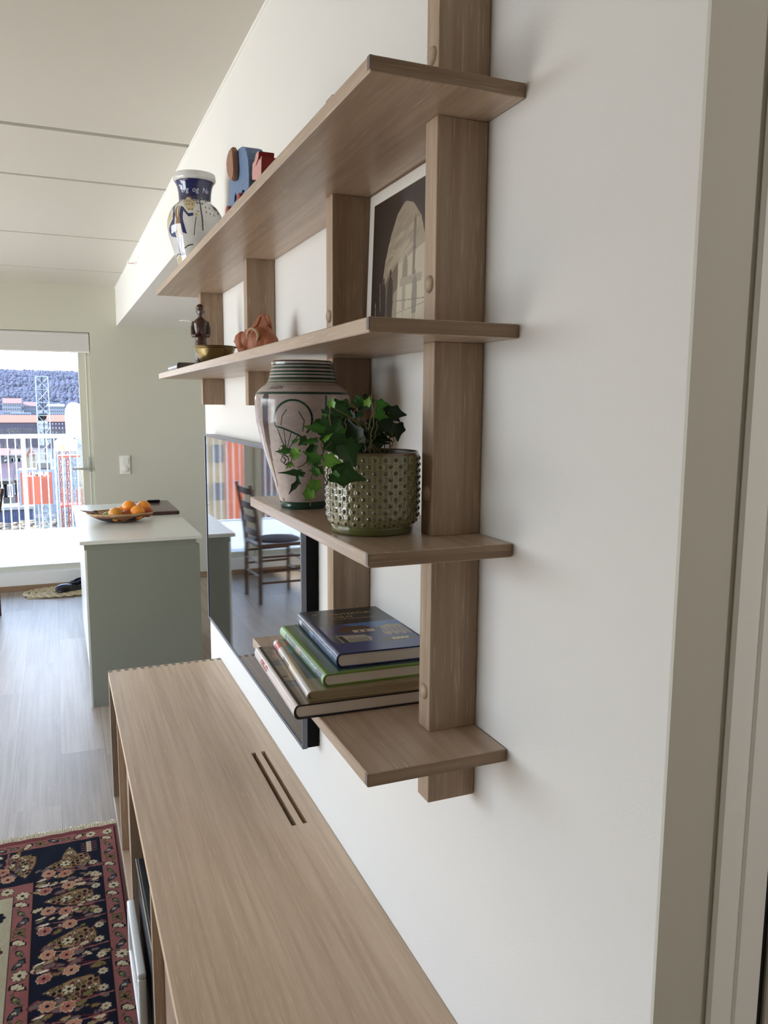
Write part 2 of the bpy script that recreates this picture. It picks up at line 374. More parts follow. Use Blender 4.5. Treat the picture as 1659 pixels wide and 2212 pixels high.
MB().box(-1.75, .872, -.007, .003, -.008, .004, .002).build('bottom_bar', M['trim'], bl)
MB().box(.0, .05, -.009, -.006, .012, .018).build('pull_tab', M['trim'], bl)
for k, (a, b) in enumerate(((.9, 2.9), (2.9, 4.9), (4.9, 6.9))):
    d = sempty('window_%d' % (k+2), (XL-.1, (a+b)/2, .12)); mb = MB()
    for r in ((a, a+.06, .12, 2.45), (b-.06, b, .12, 2.45), (a+.06, b-.06, .12, .18), (a+.06, b-.06, 2.39, 2.45)): mb.box(XL-.14, XL-.06, r[0], r[1], r[2], r[3], .003)
    o = mb.build('window_frame', M['frame'], d); o.location = -d.location
    o = MB().box(XL-.103, XL-.097, a+.05, b-.05, .17, 2.40).build('glass_pane', M['glass'], d); o.location = -d.location
def portal(loc, rot, sx, sy):
    l = bpy.data.lights.new('window_daylight', 'AREA'); l.shape = 'RECTANGLE'; l.size = sx; l.size_y = sy; l.cycles.is_portal = True
    o = bpy.data.objects.new('window_daylight', l); col.objects.link(o); o.location = loc; o.rotation_euler = rot
portal((XL-.22, 3.9, 1.285), (0, -PI/2, 0), 2.35, 6.0)
portal((-1.56, YF+.32, 1.17), (-PI/2, 0, 0), 2.7, 2.05)
# ------------------------------------------------------------------ wall shelf
D, PD, PW, TH, YN = .1947, .072, .0333, .0175, .8371
SZ = [1.9696, 1.6967, 1.4284, 1.1583]; YS = [2.771, 2.771, 1.439, 1.439]
ws = thing('wall_shelf', 'oak wall shelf with four boards on square posts fixed to the white wall', 'shelf', (0, YN, 0))
def ln(o, p): o.location = -Vector(p.location); return o
for z, yf in zip(SZ, YS):
    b = ln(MB().box(-D, -.001, YN, yf, z-TH, z, .0012).build('shelf_board', M['oak_y'], ws), ws)
    MB().box(-D-.0004, -D+.004, YN-.0004, YN+.007, z-TH+.003, z-.0006).build('edge_joint', M['joint'], b)
    MB().box(-D+.001, -.002, YN-.0006, YN+.0005, z-TH+.001, z-.001).build('end_lipping', M['endgrain'], b)
def post(y, segs, pegs):
    p = None
    for z0, z1 in segs:
        p = ln(MB().box(-PD, -.001, y, y+PW, z0, z1, .0012).build('post', M['oak_z'], ws), ws)
        for z in pegs:
            if z0 < z < z1:
                MB().lathe([(0, .006), (.005, .0055), (.009, .004), (.0115, .001), (.012, -.004)], (0, 0, 0), 20).build('peg', M['oak_z'], p, True)
                q = p.children[-1] if p.children else None
                q = [c for c in bpy.data.objects if c.parent == p][-1]
    return p
def pegs_for(p, y, zs):
    for z in zs:
        mb = MB().lathe([(0, .0055), (.005, .005), (.009, .0035), (.0112, .0008), (.0115, -.003)], (0, 0, 0), 20)
        o = mb.build('peg', M['oak_z'], p, True); o.rotation_euler = (0, -PI/2, 0); o.location = (-PD, y+PW/2, z)
G = .0
def full_post(y, top, bot, zs, boards):
    # the post is notched around the boards: one mesh with a gap for each board
    mb = MB(); zz = sorted([b for b in boards], reverse=True); cur = top
    for b in zz:
        mb.box(-PD, -.001, y, y+PW, b, cur, .0008); cur = b-TH
    mb.box(-PD, -.001, y, y+PW, bot, cur, .0008)
    p = ln(mb.build('post', M['oak_z'], ws), ws); pegs_for(p, y, zs)
full_post(.9218, 2.45, 1.0556, [2.025, 1.752, 1.483, 1.211], SZ)
full_post(1.3236, 2.11, 1.0556, [2.025, 1.751, 1.483, 1.211], SZ)
full_post(1.9782, 1.99, 1.5948, [1.751], SZ[:2])
full_post(2.641, 1.99, 1.5948, [1.751], SZ[:2])
# ------------------------------------------------------------------ television
tv = thing('television', 'flat black television hung on the white wall beyond the shelf posts', 'television', (-.0407, 1.632, .8264))
T0, T1, B0, B1, TT = 1.6323, 2.8236, .8264, 1.4912, .0407
ln(MB().box(-TT+.004, -.002, T0+.001, T1-.001, B0+.002, B1-.002).build('body', M['black'], tv), tv)
mb = MB(); fw = .006
for a in ((T0, T0+fw, B0, B1), (T1-fw, T1, B0, B1), (T0+fw, T1-fw, B0, B0+fw), (T0+fw, T1-fw, B1-fw, B1)): mb.box(-TT, -TT+.012, a[0], a[1], a[2], a[3], .0008)
f_ = ln(mb.build('bezel', M['tvframe'], tv), tv)
ln(MB().box(-TT+.0005, -.006, T0, T1, B1-.0005, B1+.0008).build('top_edge', M['tvframe'], tv), tv)
ln(MB().box(-TT+.003, -TT+.0045, T0+fw, T1-fw, B0+fw, B1-fw).build('screen', M['screen'], tv), tv)
# ------------------------------------------------------------------ sideboard
SD, SY, SZT, SN = .392, 2.8262, .6692, .56
sb = thing('sideboard', 'long pale oak sideboard against the white wall under the shelf', 'sideboard', (-.2, SN, 0))
t = .022
sl0, sl1 = 1.597, 1.994
mb = MB()
slots = [(-.0775, -.066), (-.0515, -.0405)]
xs = [-SD, slots[0][0], slots[0][1], slots[1][0], slots[1][1], -.001]
mb.box(-SD, -.001, SN, sl0, SZT-t, SZT).box(-SD, -.001, sl1, SY, SZT-t, SZT)
for a, b in ((xs[0], xs[1]), (xs[2], xs[3]), (xs[4], xs[5])): mb.box(a, b, sl0, sl1, SZT-t, SZT)
bmesh.ops.remove_doubles(mb.bm, verts=mb.bm.verts, dist=1e-5)
top = ln(mb.build('top_board', M['board_top'], sb), sb)
mb = MB()
for a, b in slots: mb.box(a, b, sl0, sl1, SZT-t-.02, SZT-t-.001)
ln(mb.build('slot_dark_fill', M['dark'], sb), sb)  # black blocks under the slots make them read as dark openings
mb = MB(); nf = 15; fwid = (SD-.001)/(2*nf-1)
for k in range(nf): mb.box(-SD+2*k*fwid, -SD+(2*k+1)*fwid, SY-.0195, SY+.0004, SZT-.02, SZT+.0005)
MBj = mb.build('finger_joint', pm('finger_end_grain', (132, 118, 104), .6, var=.12, vs=300), top)
zb = .19
for nm, y0, y1 in (('side_panel', SY-t, SY), ('side_panel', SN, SN+t)): ln(MB().box(-SD, -.001, y0, y1, zb, SZT-t, .0008).build(nm, M['oak_z'], sb), sb)
ln(MB().box(-SD, -.001, SN+t, SY-t, zb, zb+t, .0008).build('bottom_board', M['oak_y'], sb), sb)
ln(MB().box(-.02, -.004, SN+t, SY-t, zb+t, SZT-t).build('back_panel', M['oak_y'], sb), sb)
for y in (2.457, 2.055, 1.531, 1.13): ln(MB().box(-SD+.001, -.02, y-.02, y, zb+t, SZT-t, .0006).build('partition', M['oak_z'], sb), sb)
xf = -SD+.022
ln(MB().box(xf, xf+.014, 2.462, SY-t-.003, zb+t+.004, SZT-t-.004).build('speaker_cloth_door', M['cloth'], sb), sb)
def drawer(y0, y1, z0, z1, notch=True):
    mb = MB(); zm = z1; yc = (y0+y1)/2
    if notch:
        mb.box(xf, xf+.016, y0, y1, z0, z1-.022).box(xf, xf+.016, y0, yc-.03, z1-.022, z1).box(xf, xf+.016, yc+.03, y1, z1-.022, z1)
        bmesh.ops.remove_doubles(mb.bm, verts=mb.bm.verts, dist=1e-5)
    else: mb.box(xf, xf+.016, y0, y1, z0, z1, .001)
    ln(mb.build('drawer', M['oak_y'], sb), sb)
drawer(2.058, 2.434, .505, SZT-t-.003, False); drawer(2.058, 2.434, zb+t+.003, .501)
drawer(1.133, 1.508, .505, SZT-t-.003, False); drawer(1.133, 1.508, zb+t+.003, .501)
ln(MB().box(xf, xf+.016, SN+t+.003, 1.107, zb+t+.004, SZT-t-.004, .001).build('door', M['oak_y'], sb), sb)
ln(MB().box(xf-.004, -.02, 1.534, 2.032, .585, SZT-t-.004, .001).build('inner_drawer', M['oak_y'], sb), sb)
for y in (.75, 2.55):
    ln(MB().box(-.30, -.26, y, y+.04, .0, zb).build('leg', M['black'], sb), sb); ln(MB().box(-.10, -.06, y, y+.04, .0, zb).build('leg', M['black'], sb), sb)
rc = thing('media_player', 'black media receiver inside the open bay of the sideboard', 'receiver', (-.2, 1.8, .2122))
M['recv'] = pm('receiver_black', (30, 32, 36), .4)
ln(MB().box(-.383, -.06, 1.60, 1.96, .232, .455, .004, 2).build('case', M['recv'], rc), rc)
ln(MB().box(-.386, -.3825, 1.60, 1.96, .446, .4555, .0008).build('front_trim', M['steel'], rc), rc)
mb = MB()
for x in (-.36, -.09):
    for y in (1.63, 1.93): ln(MB().box(x-.012, x+.012, y-.012, y+.012, .2122, .233).build('foot', M['black'], rc), rc)
fr = thing('white_tray', 'thin white-rimmed tray standing on edge in the open sideboard bay', 'tray', (-.39, 1.8, .2122))
M['pic'] = pm('tray_inner', (150, 142, 146), .4, var=.3, vs=40)
mb = MB()
for a in ((1.66, 1.945, .343, .357), (1.66, 1.945, .2123, .226), (1.66, 1.674, .226, .343), (1.931, 1.945, .226, .343)): mb.box(-.412, -.393, *a, .004, 3)
ln(mb.build('rim', M['white'], fr, True), fr)
ln(MB().box(-.405, -.400, 1.672, 1.933, .224, .345).build('panel', M['pic'], fr), fr)
# ------------------------------------------------------------------ framed print leaning between posts
hl = thing('hall_fill_lamp', 'unseen round fill lamp added in the hall ceiling behind the camera', 'lamp', (.75, -.35, ZC))  # unseen lamp added to brighten the wall return and door trim
MB().lathe([(.05, -.001), (.052, -.004), (.07, -.004), (.072, 0)], (0, 0, 0), 32).build('ring', M['trim'], hl, True)
ll = bpy.data.lights.new('hall_fill_light', 'AREA'); ll.shape = 'DISK'; ll.size = .1; ll.energy = 6; ll.color = (1, .95, .88)
lo = bpy.data.objects.new('fill_light', ll); col.objects.link(lo); lo.parent = hl; lo.location = (0, 0, -.006)
pr = thing('print', 'sepia print of a dark pointed arch in a white border leaning between two posts', 'picture', (-.03, 1.15, SZ[1]))
py0, py1, pzh = .985, 1.312, .2525
cv = Canvas(py1-py0, pzh, 300, 240, (226, 222, 214))
Wd, Hd = py1-py0, pzh
mx0, mx1, mz0, mz1 = .02, Wd-.026, .018, .2335   # picture area (x measured from the far edge)
DK, MD, LT, PAL = (42, 30, 24), (96, 78, 64), (150, 134, 114), (196, 184, 160)
cv.rect(mx0, mx1, mz0, mz1, DK)
ax = .152
arch = [(ax-.085, mz0), (ax-.084, .10), (ax-.074, .135), (ax-.055, .17), (ax-.03, .20), (ax-.004, .213), (ax+.004, .213), (ax+.03, .205), (ax+.06, .18), (ax+.08, .14), (ax+.09, .10), (ax+.09, mz0)]
cv.poly(arch, (150, 136, 116))
keep = cv.a.copy(); inside = np.abs(cv.a-np.array(lin((150, 136, 116)))).sum(-1) < 1e-6
for k in range(40): cv.ell(ax-.07+.15*rng.rand(), .115+.085*rng.rand(), .018, .004, (162, 148, 128) if k % 2 else (140, 126, 108), .3)
cv.a[~inside] = keep[~inside]
cv.poly(arch[:1]+[(ax-.084, .10), (ax-.04, .095), (ax-.04, mz0)], MD)
cv.poly([(ax-.08, .09), (ax-.05, .118), (ax-.045, .112), (ax-.022, .125), (ax-.018, .085), (ax-.08, .06)], (104, 88, 72))
cv.rect(ax-.02, ax+.088, mz0, .088, (186, 174, 152)); cv.poly([(ax-.02, .12), (ax+.088, .142), (ax+.088, .088), (ax-.02, .088)], (178, 166, 146))
cv.rect(ax+.035, ax+.043, .085, .175, (110, 96, 82)); cv.rect(ax+.033, ax+.045, .135, .14, (104, 90, 76)); cv.poly([(ax+.034, .175), (ax+.039, .188), (ax+.044, .175)], (104, 90, 76))
cv.poly([(ax-.004, .09), (ax-.002, .122), (ax+.007, .134), (ax+.016, .122), (ax+.018, .09)], (128, 114, 98)); cv.rect(ax-.01, ax+.07, .085, .098, (150, 138, 120))
def person(cx, z0, h, c):
    cv.poly([(cx-h*.09, z0+h*.15), (cx-h*.12, z0+h*.45), (cx-h*.1, z0+h*.78), (cx-h*.03, z0+h*.86), (cx+h*.03, z0+h*.86), (cx+h*.1, z0+h*.78), (cx+h*.13, z0+h*.45), (cx+h*.1, z0+h*.15)], c)
    cv.ell(cx, z0+h*.92, h*.04, h*.06, c); cv.line([(cx-h*.04, z0), (cx-h*.04, z0+h*.2)], h*.025, c); cv.line([(cx+h*.05, z0), (cx+h*.05, z0+h*.2)], h*.025, c)
person(ax+.045, .028, .078, (122, 112, 102)); person(ax+.005, .04, .06, (150, 138, 122)); person(ax-.050, .02, .100, (50, 38, 31)); person(ax-.078, .022, .088, (46, 34, 28)); person(ax-.104, .02, .105, (34, 24, 20))
cv.line([(ax-.11, .03), (ax-.112, .07)], .002, (160, 145, 125)); cv.line([(ax-.09, .055), (ax-.094, .10)], .003, (120, 104, 88))
cv.poly([(ax-.085, mz0), (ax-.08, .035), (ax-.06, .04), (ax-.035, mz0)], (112, 98, 82)); cv.line([(ax-.025, .065), (ax+.088, .058)], .0012, (96, 84, 72)); cv.line([(ax-.028, .045), (ax+.085, .052)], .001, (110, 98, 84))
cv.poly([(ax-.03, mz0), (ax+.088, mz0), (ax+.088, .03), (ax, .028)], (172, 176, 162))
def lean(U, Vv):   # leans back on the wall
    return (-.0155+.009*(Vv/pzh), py1-U, SZ[1]+.001+Vv*.995)
ln(cv.mesh('artwork', lean, vm('print_paper', .35, coat=.4), pr), pr)
mb = MB(); a0 = lean(0, 0); a1 = lean(Wd, 0); a2 = lean(Wd, Hd); a3 = lean(0, Hd)
V8 = [mb.bm.verts.new((p[0]+d, p[1], p[2])) for d in (.0004, .004) for p in (a0, a1, a2, a3)]
for q in ((0, 1, 2, 3), (7, 6, 5, 4), (0, 4, 5, 1), (1, 5, 6, 2), (2, 6, 7, 3), (3, 7, 4, 0)): mb.bm.faces.new([V8[k] for k in q])
ln(mb.build('backing_board', M['trim'], pr), pr)
# ------------------------------------------------------------------ painted vases
def vase_mesh(cv, prof, c, facing, name, m, parent, R0=None, disp=None):
    zs = np.array([p[1] for p in prof]); rs = np.array([p[0] for p in prof])
    from_z = lambda z: np.interp(z, zs, rs)
    # smooth the profile a little
    zz = np.linspace(zs[0], zs[-1], 200); rr = from_z(zz); k = np.array([1, 2, 3, 2, 1])/9.
    rp_ = np.convolve(np.pad(rr, 2, mode='edge'), k, 'valid'); rp_ = np.convolve(np.pad(rp_, 2, mode='edge'), k, 'valid')
    RF = lambda z: np.interp(z, zz, rp_)
    def fn(U, Vv):
        th = facing+(U/cv.w-.5)*2*PI; r = RF(Vv)
        return (r*np.cos(th), r*np.sin(th), Vv)
    o = cv.mesh(name, fn, m, parent); return o, RF
# tall green-ringed vase on the third board
GL = vm('stoneware_glaze', .2, coat=.25, spec=.4)
vc = (-.143, 1.268, SZ[2])
v2 = thing('floor_vase', 'tall greyish pink stoneware vase with green rings and painted loops, behind the potted ivy', 'vase', vc)
v2.name = 'painted_vase'
prof2 = [(.0375, 0), (.039, .004), (.0385, .009), (.0405, .013), (.0425, .02), (.0495, .047), (.0585, .075), (.068, .107), (.0764, .143), (.0785, .168), (.0787, .178), (.0770, .187), (.0720, .194), (.0640, .2), (.0575, .206), (.0550, .212), (.0525, .225), (.0500, .234), (.0505, .238)]
CW = .48
cv = Canvas(CW, .238, 800, 440, (178, 164, 160)); cv.mottle(.10, 30)
fc = math.atan2(-vc[1], CAM.x-vc[0])
GR = (22, 62, 48); BR = (52, 28, 26)
for z0, z1 in ((.0, .012),): cv.rect(0, CW, z0, z1, (34, 66, 54))
cv.rect(0, CW, .2, .212, (150, 142, 132))
for z, wd in ((.188, .0035), (.206, .002), (.2115, .0035), (.2175, .003), (.2225, .003), (.2285, .003), (.2335, .0025)): cv.rect(0, CW, z-wd/2, z+wd/2, GR)
u0 = CW/2
def U2(px, py):   # approximate picture position -> canvas
    x = (px-654)/1270; z = 1.664-(py-787)*.000762-SZ[2]; r = float(np.interp(z, [p[1] for p in prof2], [p[0] for p in prof2])); s = max(-.98, min(.98, x/r)); return (u0+math.asin(s)/(2*PI)*CW, z)
def S2(pts, wd, c): cv.line([U2(*p) for p in pts], wd, c)
q = lambda a, b: (420+a/3.318, 740+b/3.318)
S2([q(525, 390), q(518, 500), q(530, 620), q(548, 760), q(575, 900), q(598, 1015)], .0065, BR); S2([q(530, 395), q(525, 560), q(540, 700)], .014, BR)
S2([q(540, 700), q(560, 820)], .010, BR)
cx, cy = 712, 540
S2([q(cx+125*math.cos(a), cy-130*math.sin(a)) for a in np.linspace(-.75, 3.55, 30)], .0034, GR)
S2([q(600, 590), q(640, 600), q(700, 625), q(750, 650), q(790, 680)], .0028, GR); S2([q(605, 600), q(640, 700), q(665, 745)], .0018, GR); S2([q(650, 610), q(665, 740)], .0014, GR); S2([q(700, 625), q(672, 740)], .0014, GR); S2([q(745, 650), q(680, 745)], .0014, GR)
S2([q(670, 475), q(640, 520), q(632, 580)], .0014, GR); S2([q(750, 490), q(785, 550), q(775, 620)], .0016, GR); S2([q(930, 385), q(925, 470), q(905, 540)], .004, GR); S2([q(930, 480), q(950, 560)], .003, GR)
S2([q(620, 740), q(610, 770), q(640, 790), q(625, 830), q(650, 850), q(660, 820), q(640, 800)], .0022, (24, 26, 28)); S2([q(640, 740), q(660, 760), q(650, 790), q(675, 800), q(680, 840), q(655, 860)], .002, (24, 26, 28))
S2([q(830, 950), q(815, 1030), q(800, 1060)], .0028, GR); S2([q(850, 870), q(832, 940)], .002, GR)
for k in range(3):   # the same bold strokes go on round the back
    cv.line([(CW*.86+.02*k, .17), (CW*.86+.02*k+.004, .05)], .004, BR if k == 1 else GR)
cv.arc(CW*.12, .125, .03, .036, 0, 300, .003, GR)
cv.ell(*U2(*q(600, 1085)), .004, .003, (60, 66, 56)); cv.ell(*U2(*q(640, 1115)), .004, .003, (60, 66, 56))
body, RF2 = vase_mesh(cv, prof2, vc, fc, 'vase_body', GL, v2)
ic = pm('vase_inner_glaze', (96, 88, 80), .3); MB().lathe([(.0505, .238), (.0475, .2405), (.0455, .236), (.050, .21), (.06, .19), (.05, .12), (0, .1)], (0, 0, 0), 48).build('vase_lip', ic, v2, True); MB().lathe([(0, .0002), (.0375, .0)], (0, 0, 0), 32).build('vase_foot', ic, v2)
ink = pm('dark_ink', (28, 26, 28), .3)
def vtxt(RF, fc_, uang, z, off=.0004):
    def fn(x, y, zz):
        zz_ = z+y; r = float(RF(zz_))+off; th = fc_+uang+x/ .075; return (r*math.cos(th), r*math.sin(th), zz_)
    return fn
def vt2(x, y, zz):
    z_ = .1945+y*.8; r = float(RF2(z_))+.0005; th = fc-.66+x/.065; return (r*math.cos(th), r*math.sin(th), z_)
text('lettering', 'AGEN', .0088, ink, vt2, v2, spacing=1.1, shear=.2)
# blue and white vase on the top board
v1c = (-.105, 2.5, SZ[0])
v1 = thing('painted_vase', 'white vase with a dark blue lettered neck and painted figures on the top board', 'vase', v1c)
prof1 = [(.040, 0), (.044, .004), (.047, .02), (.056, .05), (.0685, .09), (.079, .125), (.0828, .15), (.082, .17), (.076, .19), (.066, .207), (.055, .218), (.0475, .224), (.0468, .23), (.048, .25), (.0515, .268), (.056, .279), (.0575, .281), (.0615, .283), (.0625, .288), (.0615, .301), (.060, .303)]
CW1 = .5
cv = Canvas(CW1, .303, 780, 470, (206, 206, 204)); cv.mottle(.05, 20)
f1 = math.atan2(-v1c[1], CAM.x-v1c[0]); NB = (30, 38, 88); DG = (58, 56, 46); OC = (150, 122, 70); PO = (196, 180, 140)
cv.rect(0, CW1, .2235, .281, NB)
for k in range(7): cv.rect(0, CW1, .226+k*.008, .2272+k*.008, (20, 26, 66))
r1 = lambda z: float(np.interp(z, [p[1] for p in prof1], [p[0] for p in prof1]))
def U1(a, b):     # zoomed picture position (10.05 per pixel) -> canvas
    px, py = 350+a/10.05, 360+b/10.05; z = 2.006+(575-py)*.001455-SZ[0]; xc = 430+ (py-375)*-.035
    x = (px-xc)/732.; s = max(-.98, min(.98, x/r1(z))); return (CW1/2+math.asin(s)/(2*PI)*CW1, z)
def S1(pts, wd, c): cv.line([U1(*p) for p in pts], wd, c)
def P1_(pts, c): cv.poly([U1(*p) for p in pts], c)
P1_([(150, 1200), (230, 1050), (290, 1010), (280, 1250), (180, 1450), (140, 1500)], PO); P1_([(540, 900), (600, 830), (690, 830), (780, 930), (770, 1020), (720, 1130), (600, 1130)], PO)
P1_([(300, 960), (360, 980), (345, 1200), (340, 1640), (240, 1600), (185, 1470), (290, 1280), (310, 1100)], NB)
P1_([(480, 1020), (530, 1060), (620, 1190), (730, 1180), (720, 1240), (620, 1260), (520, 1130), (500, 1300), (570, 1590), (480, 1560), (430, 1300), (450, 1100)], NB)
P1_([(390, 1020), (460, 1030), (440, 1300), (470, 1600), (350, 1640), (360, 1300), (345, 1100)], (138, 110, 70)); P1_([(405, 1040), (430, 1040), (405, 1260), (392, 1260)], (220, 214, 200))
cv.ell(*U1(430, 960), .004, .006, (196, 160, 90)); cv.ell(*U1(450, 905), .007, .004, NB); S1([(350, 970), (500, 890)], .003, NB)
S1([(385, 1650), (400, 1900)], .006, (70, 74, 120)); S1([(440, 1640), (440, 1950)], .005, NB); S1([(400, 1960), (480, 1950)], .008, (20, 20, 24))
S1([(780, 1260), (740, 1450), (715, 1610)], .0022, DG); cv.ell(*U1(790, 1210), .004, .004, (180, 170, 80)); S1([(800, 1140), (850, 1150)], .002, DG)
S1([(865, 890), (890, 1100), (905, 1500)], .0044, (48, 44, 34)); S1([(800, 960), (950, 970)], .002, DG); cv.ell(*U1(825, 960), .003, .003, DG); cv.ell(*U1(925, 970), .003, .003, DG)
S1([(750, 820), (845, 750), (960, 820), (880, 890), (790, 880), (750, 820), (950, 815)], .0022, DG); cv.ell(*U1(920, 840), .005, .005, (80, 84, 70))
S1([(540, 890), (610, 825), (660, 820), (720, 880), (820, 915)], .0028, (90, 76, 52)); S1([(370, 900), (460, 840)], .004, (30, 28, 26)); S1([(490, 820), (590, 780), (700, 770)], .0045, (30, 28, 26))
for a, b in ((605, 915), (660, 920), (595, 1000), (650, 995), (715, 1000), (640, 1110), (705, 1110)): cv.ell(*U1(a, b), .002, .003, (110, 90, 50))
for a, b in ((990, 1040), (1070, 1045), (1000, 1140), (1080, 1165)): cv.ell(*U1(a, b), .002, .0035, (96, 84, 60))
S1([(990, 920), (1010, 880), (1040, 900), (1060, 860), (1100, 880), (1130, 820), (1160, 850)], .0024, (90, 70, 50)); P1_([(1080, 930), (1180, 980), (1230, 930), (1240, 1080), (1180, 1060)], (60, 62, 58)); S1([(1130, 1060), (1190, 1090), (1140, 1200), (1200, 1180)], .0016, (110, 116, 130)); P1_([(1220, 1040), (1270, 1060), (1280, 1120), (1230, 1150)], OC)
S1([(500, 1850), (580, 1800), (680, 1780)], .003, (30, 28, 26)); S1([(280, 2050), (310, 1980), (370, 1940)], .003, (30, 28, 26)); P1_([(290, 2050), (400, 1960), (470, 2040), (350, 2160)], PO)
for k in range(4):
    a = CW1*(.02+.07*k); cv.ell(a, .15, .012, .03, NB if k % 2 else PO); cv.line([(a+.02, .10), (a+.02, .2)], .003, DG)
    a = CW1*(.78+.06*k); cv.ell(a, .14, .010, .028, PO if k % 2 else NB); cv.line([(a+.015, .09), (a+.016, .2)], .003, DG)
_, RF1 = vase_mesh(cv, prof1, v1c, f1, 'vase_body', vm('faience_glaze', .12, coat=.7), v1)
MB().lathe([(.060, .303), (.0585, .3035), (.057, .298), (.047, .26), (.044, .23), (.07, .16), (0, .1)], (0, 0, 0), 48).build('vase_lip', pm('white_glaze_lip', (205, 205, 203), .2), v1, True)
MB().lathe([(0, .0002), (.040, .0)], (0, 0, 0), 32).build('vase_foot', ic, v1)
scr = pm('scratched_white', (205, 208, 222), .4)
def vt1(x, y, zz):
    z_ = .2445+y; r = float(RF1(z_))+.0006; th = f1+.02+x/.052; return (r*math.cos(th), r*math.sin(th), z_)
text('lettering', 'erg  og  Na', .021, scr, vt1, v1, spacing=1.0, shear=.1)
# ------------------------------------------------------------------ potted ivy
pc = (-.1275, .993, SZ[2])
pv = thing('potted_ivy', 'green ivy in a studded olive ceramic pot at the near end of the third board', 'potted plant', pc)
NPH, NR = 28, 11
pz0, pz1 = .0115, .1085
cvp = Canvas(1, pz1, 28*14, 150, (112, 106, 72)); cvp.mottle(.14, 14)
Up, Vp = cvp.X, cvp.Y
rowp = (pz1-pz0-.004)/NR; row = np.floor((Vp-pz0)/rowp); row = np.clip(row, 0, NR-1); cz = pz0+(row+.5)*rowp
off = np.where(row % 2 == 0, 0, .5); cu = (np.floor(Up*NPH-off)+.5+off)/NPH; Rp = .0625
du = (Up-cu)*2*PI*Rp; dz = Vp-cz; dd = np.sqrt(du**2+dz**2)
hgt = .0021*np.exp(-(dd/.0024)**4)+.0006*np.exp(-((dd-.0045)/.0009)**2); hgt[(Vp < pz0)] = 0
k = (dd < .0023) & (Vp > pz0); cvp.a[k] = np.array(lin((72, 64, 40))); k = (np.abs(dd-.0044) < .0009) & (Vp > pz0); cvp.a[k] = np.array(lin((138, 134, 98)))
cvp.a[Vp < pz0] = lin((92, 96, 52)); cvp.a[Vp > pz1-.003] = lin((100, 84, 54))
def pot_fn(U, V):
    r = np.interp(V, [0, .002, .0095, .011, .0125, .022, .05, pz1-.004, pz1], [.053, .0555, .0565, .0555, .058, .0622, .0632, .0632, .0615])+hgt
    th = U*2*PI; return (r*np.cos(th), r*np.sin(th), V)
cvp.mesh('pot', pot_fn, vm('olive_glaze', .14, coat=.8), pv)
potin = pm('pot_inner_glaze', (58, 46, 36), .3)
MB().lathe([(.0615, pz1), (.0595, pz1+.001), (.0575, pz1-.001), (.0565, .05), (0, .05)], (0, 0, 0), 64).build('pot_lip', potin, pv, True)
MB().lathe([(0, .0003), (.053, .0)], (0, 0, 0), 32).build('pot_foot', potin, pv)
MB().lathe([(.0562, .094), (.03, .097), (0, .098)], (0, 0, 0), 40).build('soil', pm('soil', (42, 32, 24), .95, bump=1, bs=500), pv)
LEAFP = [(0, 0), (.16, -.10), (.36, -.12), (.42, .02), (.36, .14), (.58, .34), (.36, .45), (.22, .55), (.11, .76), (0, 1.0)]
outl = LEAFP+[(-x, y) for x, y in LEAFP[-2:0:-1]]
lbm = bmesh.new(); lcol = []
sbm = MB()
right_, up_ = RGT.copy(), UPV.copy()
def leaf(P, size, ang, tilt, shade, slim=1.0, yawt=0):
    # tip direction in the view plane turned by ang, leaf leans by tilt
    tip = (right_*math.cos(ang)+up_*math.sin(ang)).normalized(); nrm = (-FWD*math.cos(tilt)+up_*math.sin(tilt)+right_*yawt).normalized()
    side = tip.cross(nrm).normalized(); nrm = side.cross(tip).normalized()
    vs = []
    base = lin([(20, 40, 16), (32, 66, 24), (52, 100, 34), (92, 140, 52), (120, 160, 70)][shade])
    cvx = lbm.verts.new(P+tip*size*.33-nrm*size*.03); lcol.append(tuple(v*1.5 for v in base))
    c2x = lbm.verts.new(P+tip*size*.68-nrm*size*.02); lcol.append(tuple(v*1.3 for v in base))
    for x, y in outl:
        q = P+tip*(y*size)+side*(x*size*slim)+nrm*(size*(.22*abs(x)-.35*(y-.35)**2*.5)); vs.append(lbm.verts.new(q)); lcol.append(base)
    n = len(vs); tipi = 8
    for i in range(n):
        j = (i+1) % n
        f = lbm.faces.new((cvx, vs[i], vs[j])) if not (i in (7, 8, 9, 10)) else lbm.faces.new((c2x, vs[i], vs[j]))
    lbm.faces.new((cvx, vs[7], c2x)); lbm.faces.new((cvx, c2x, vs[11]))
z5 = lambda a, b, y: at(590+a/5.53, 840+b/5.53, y)
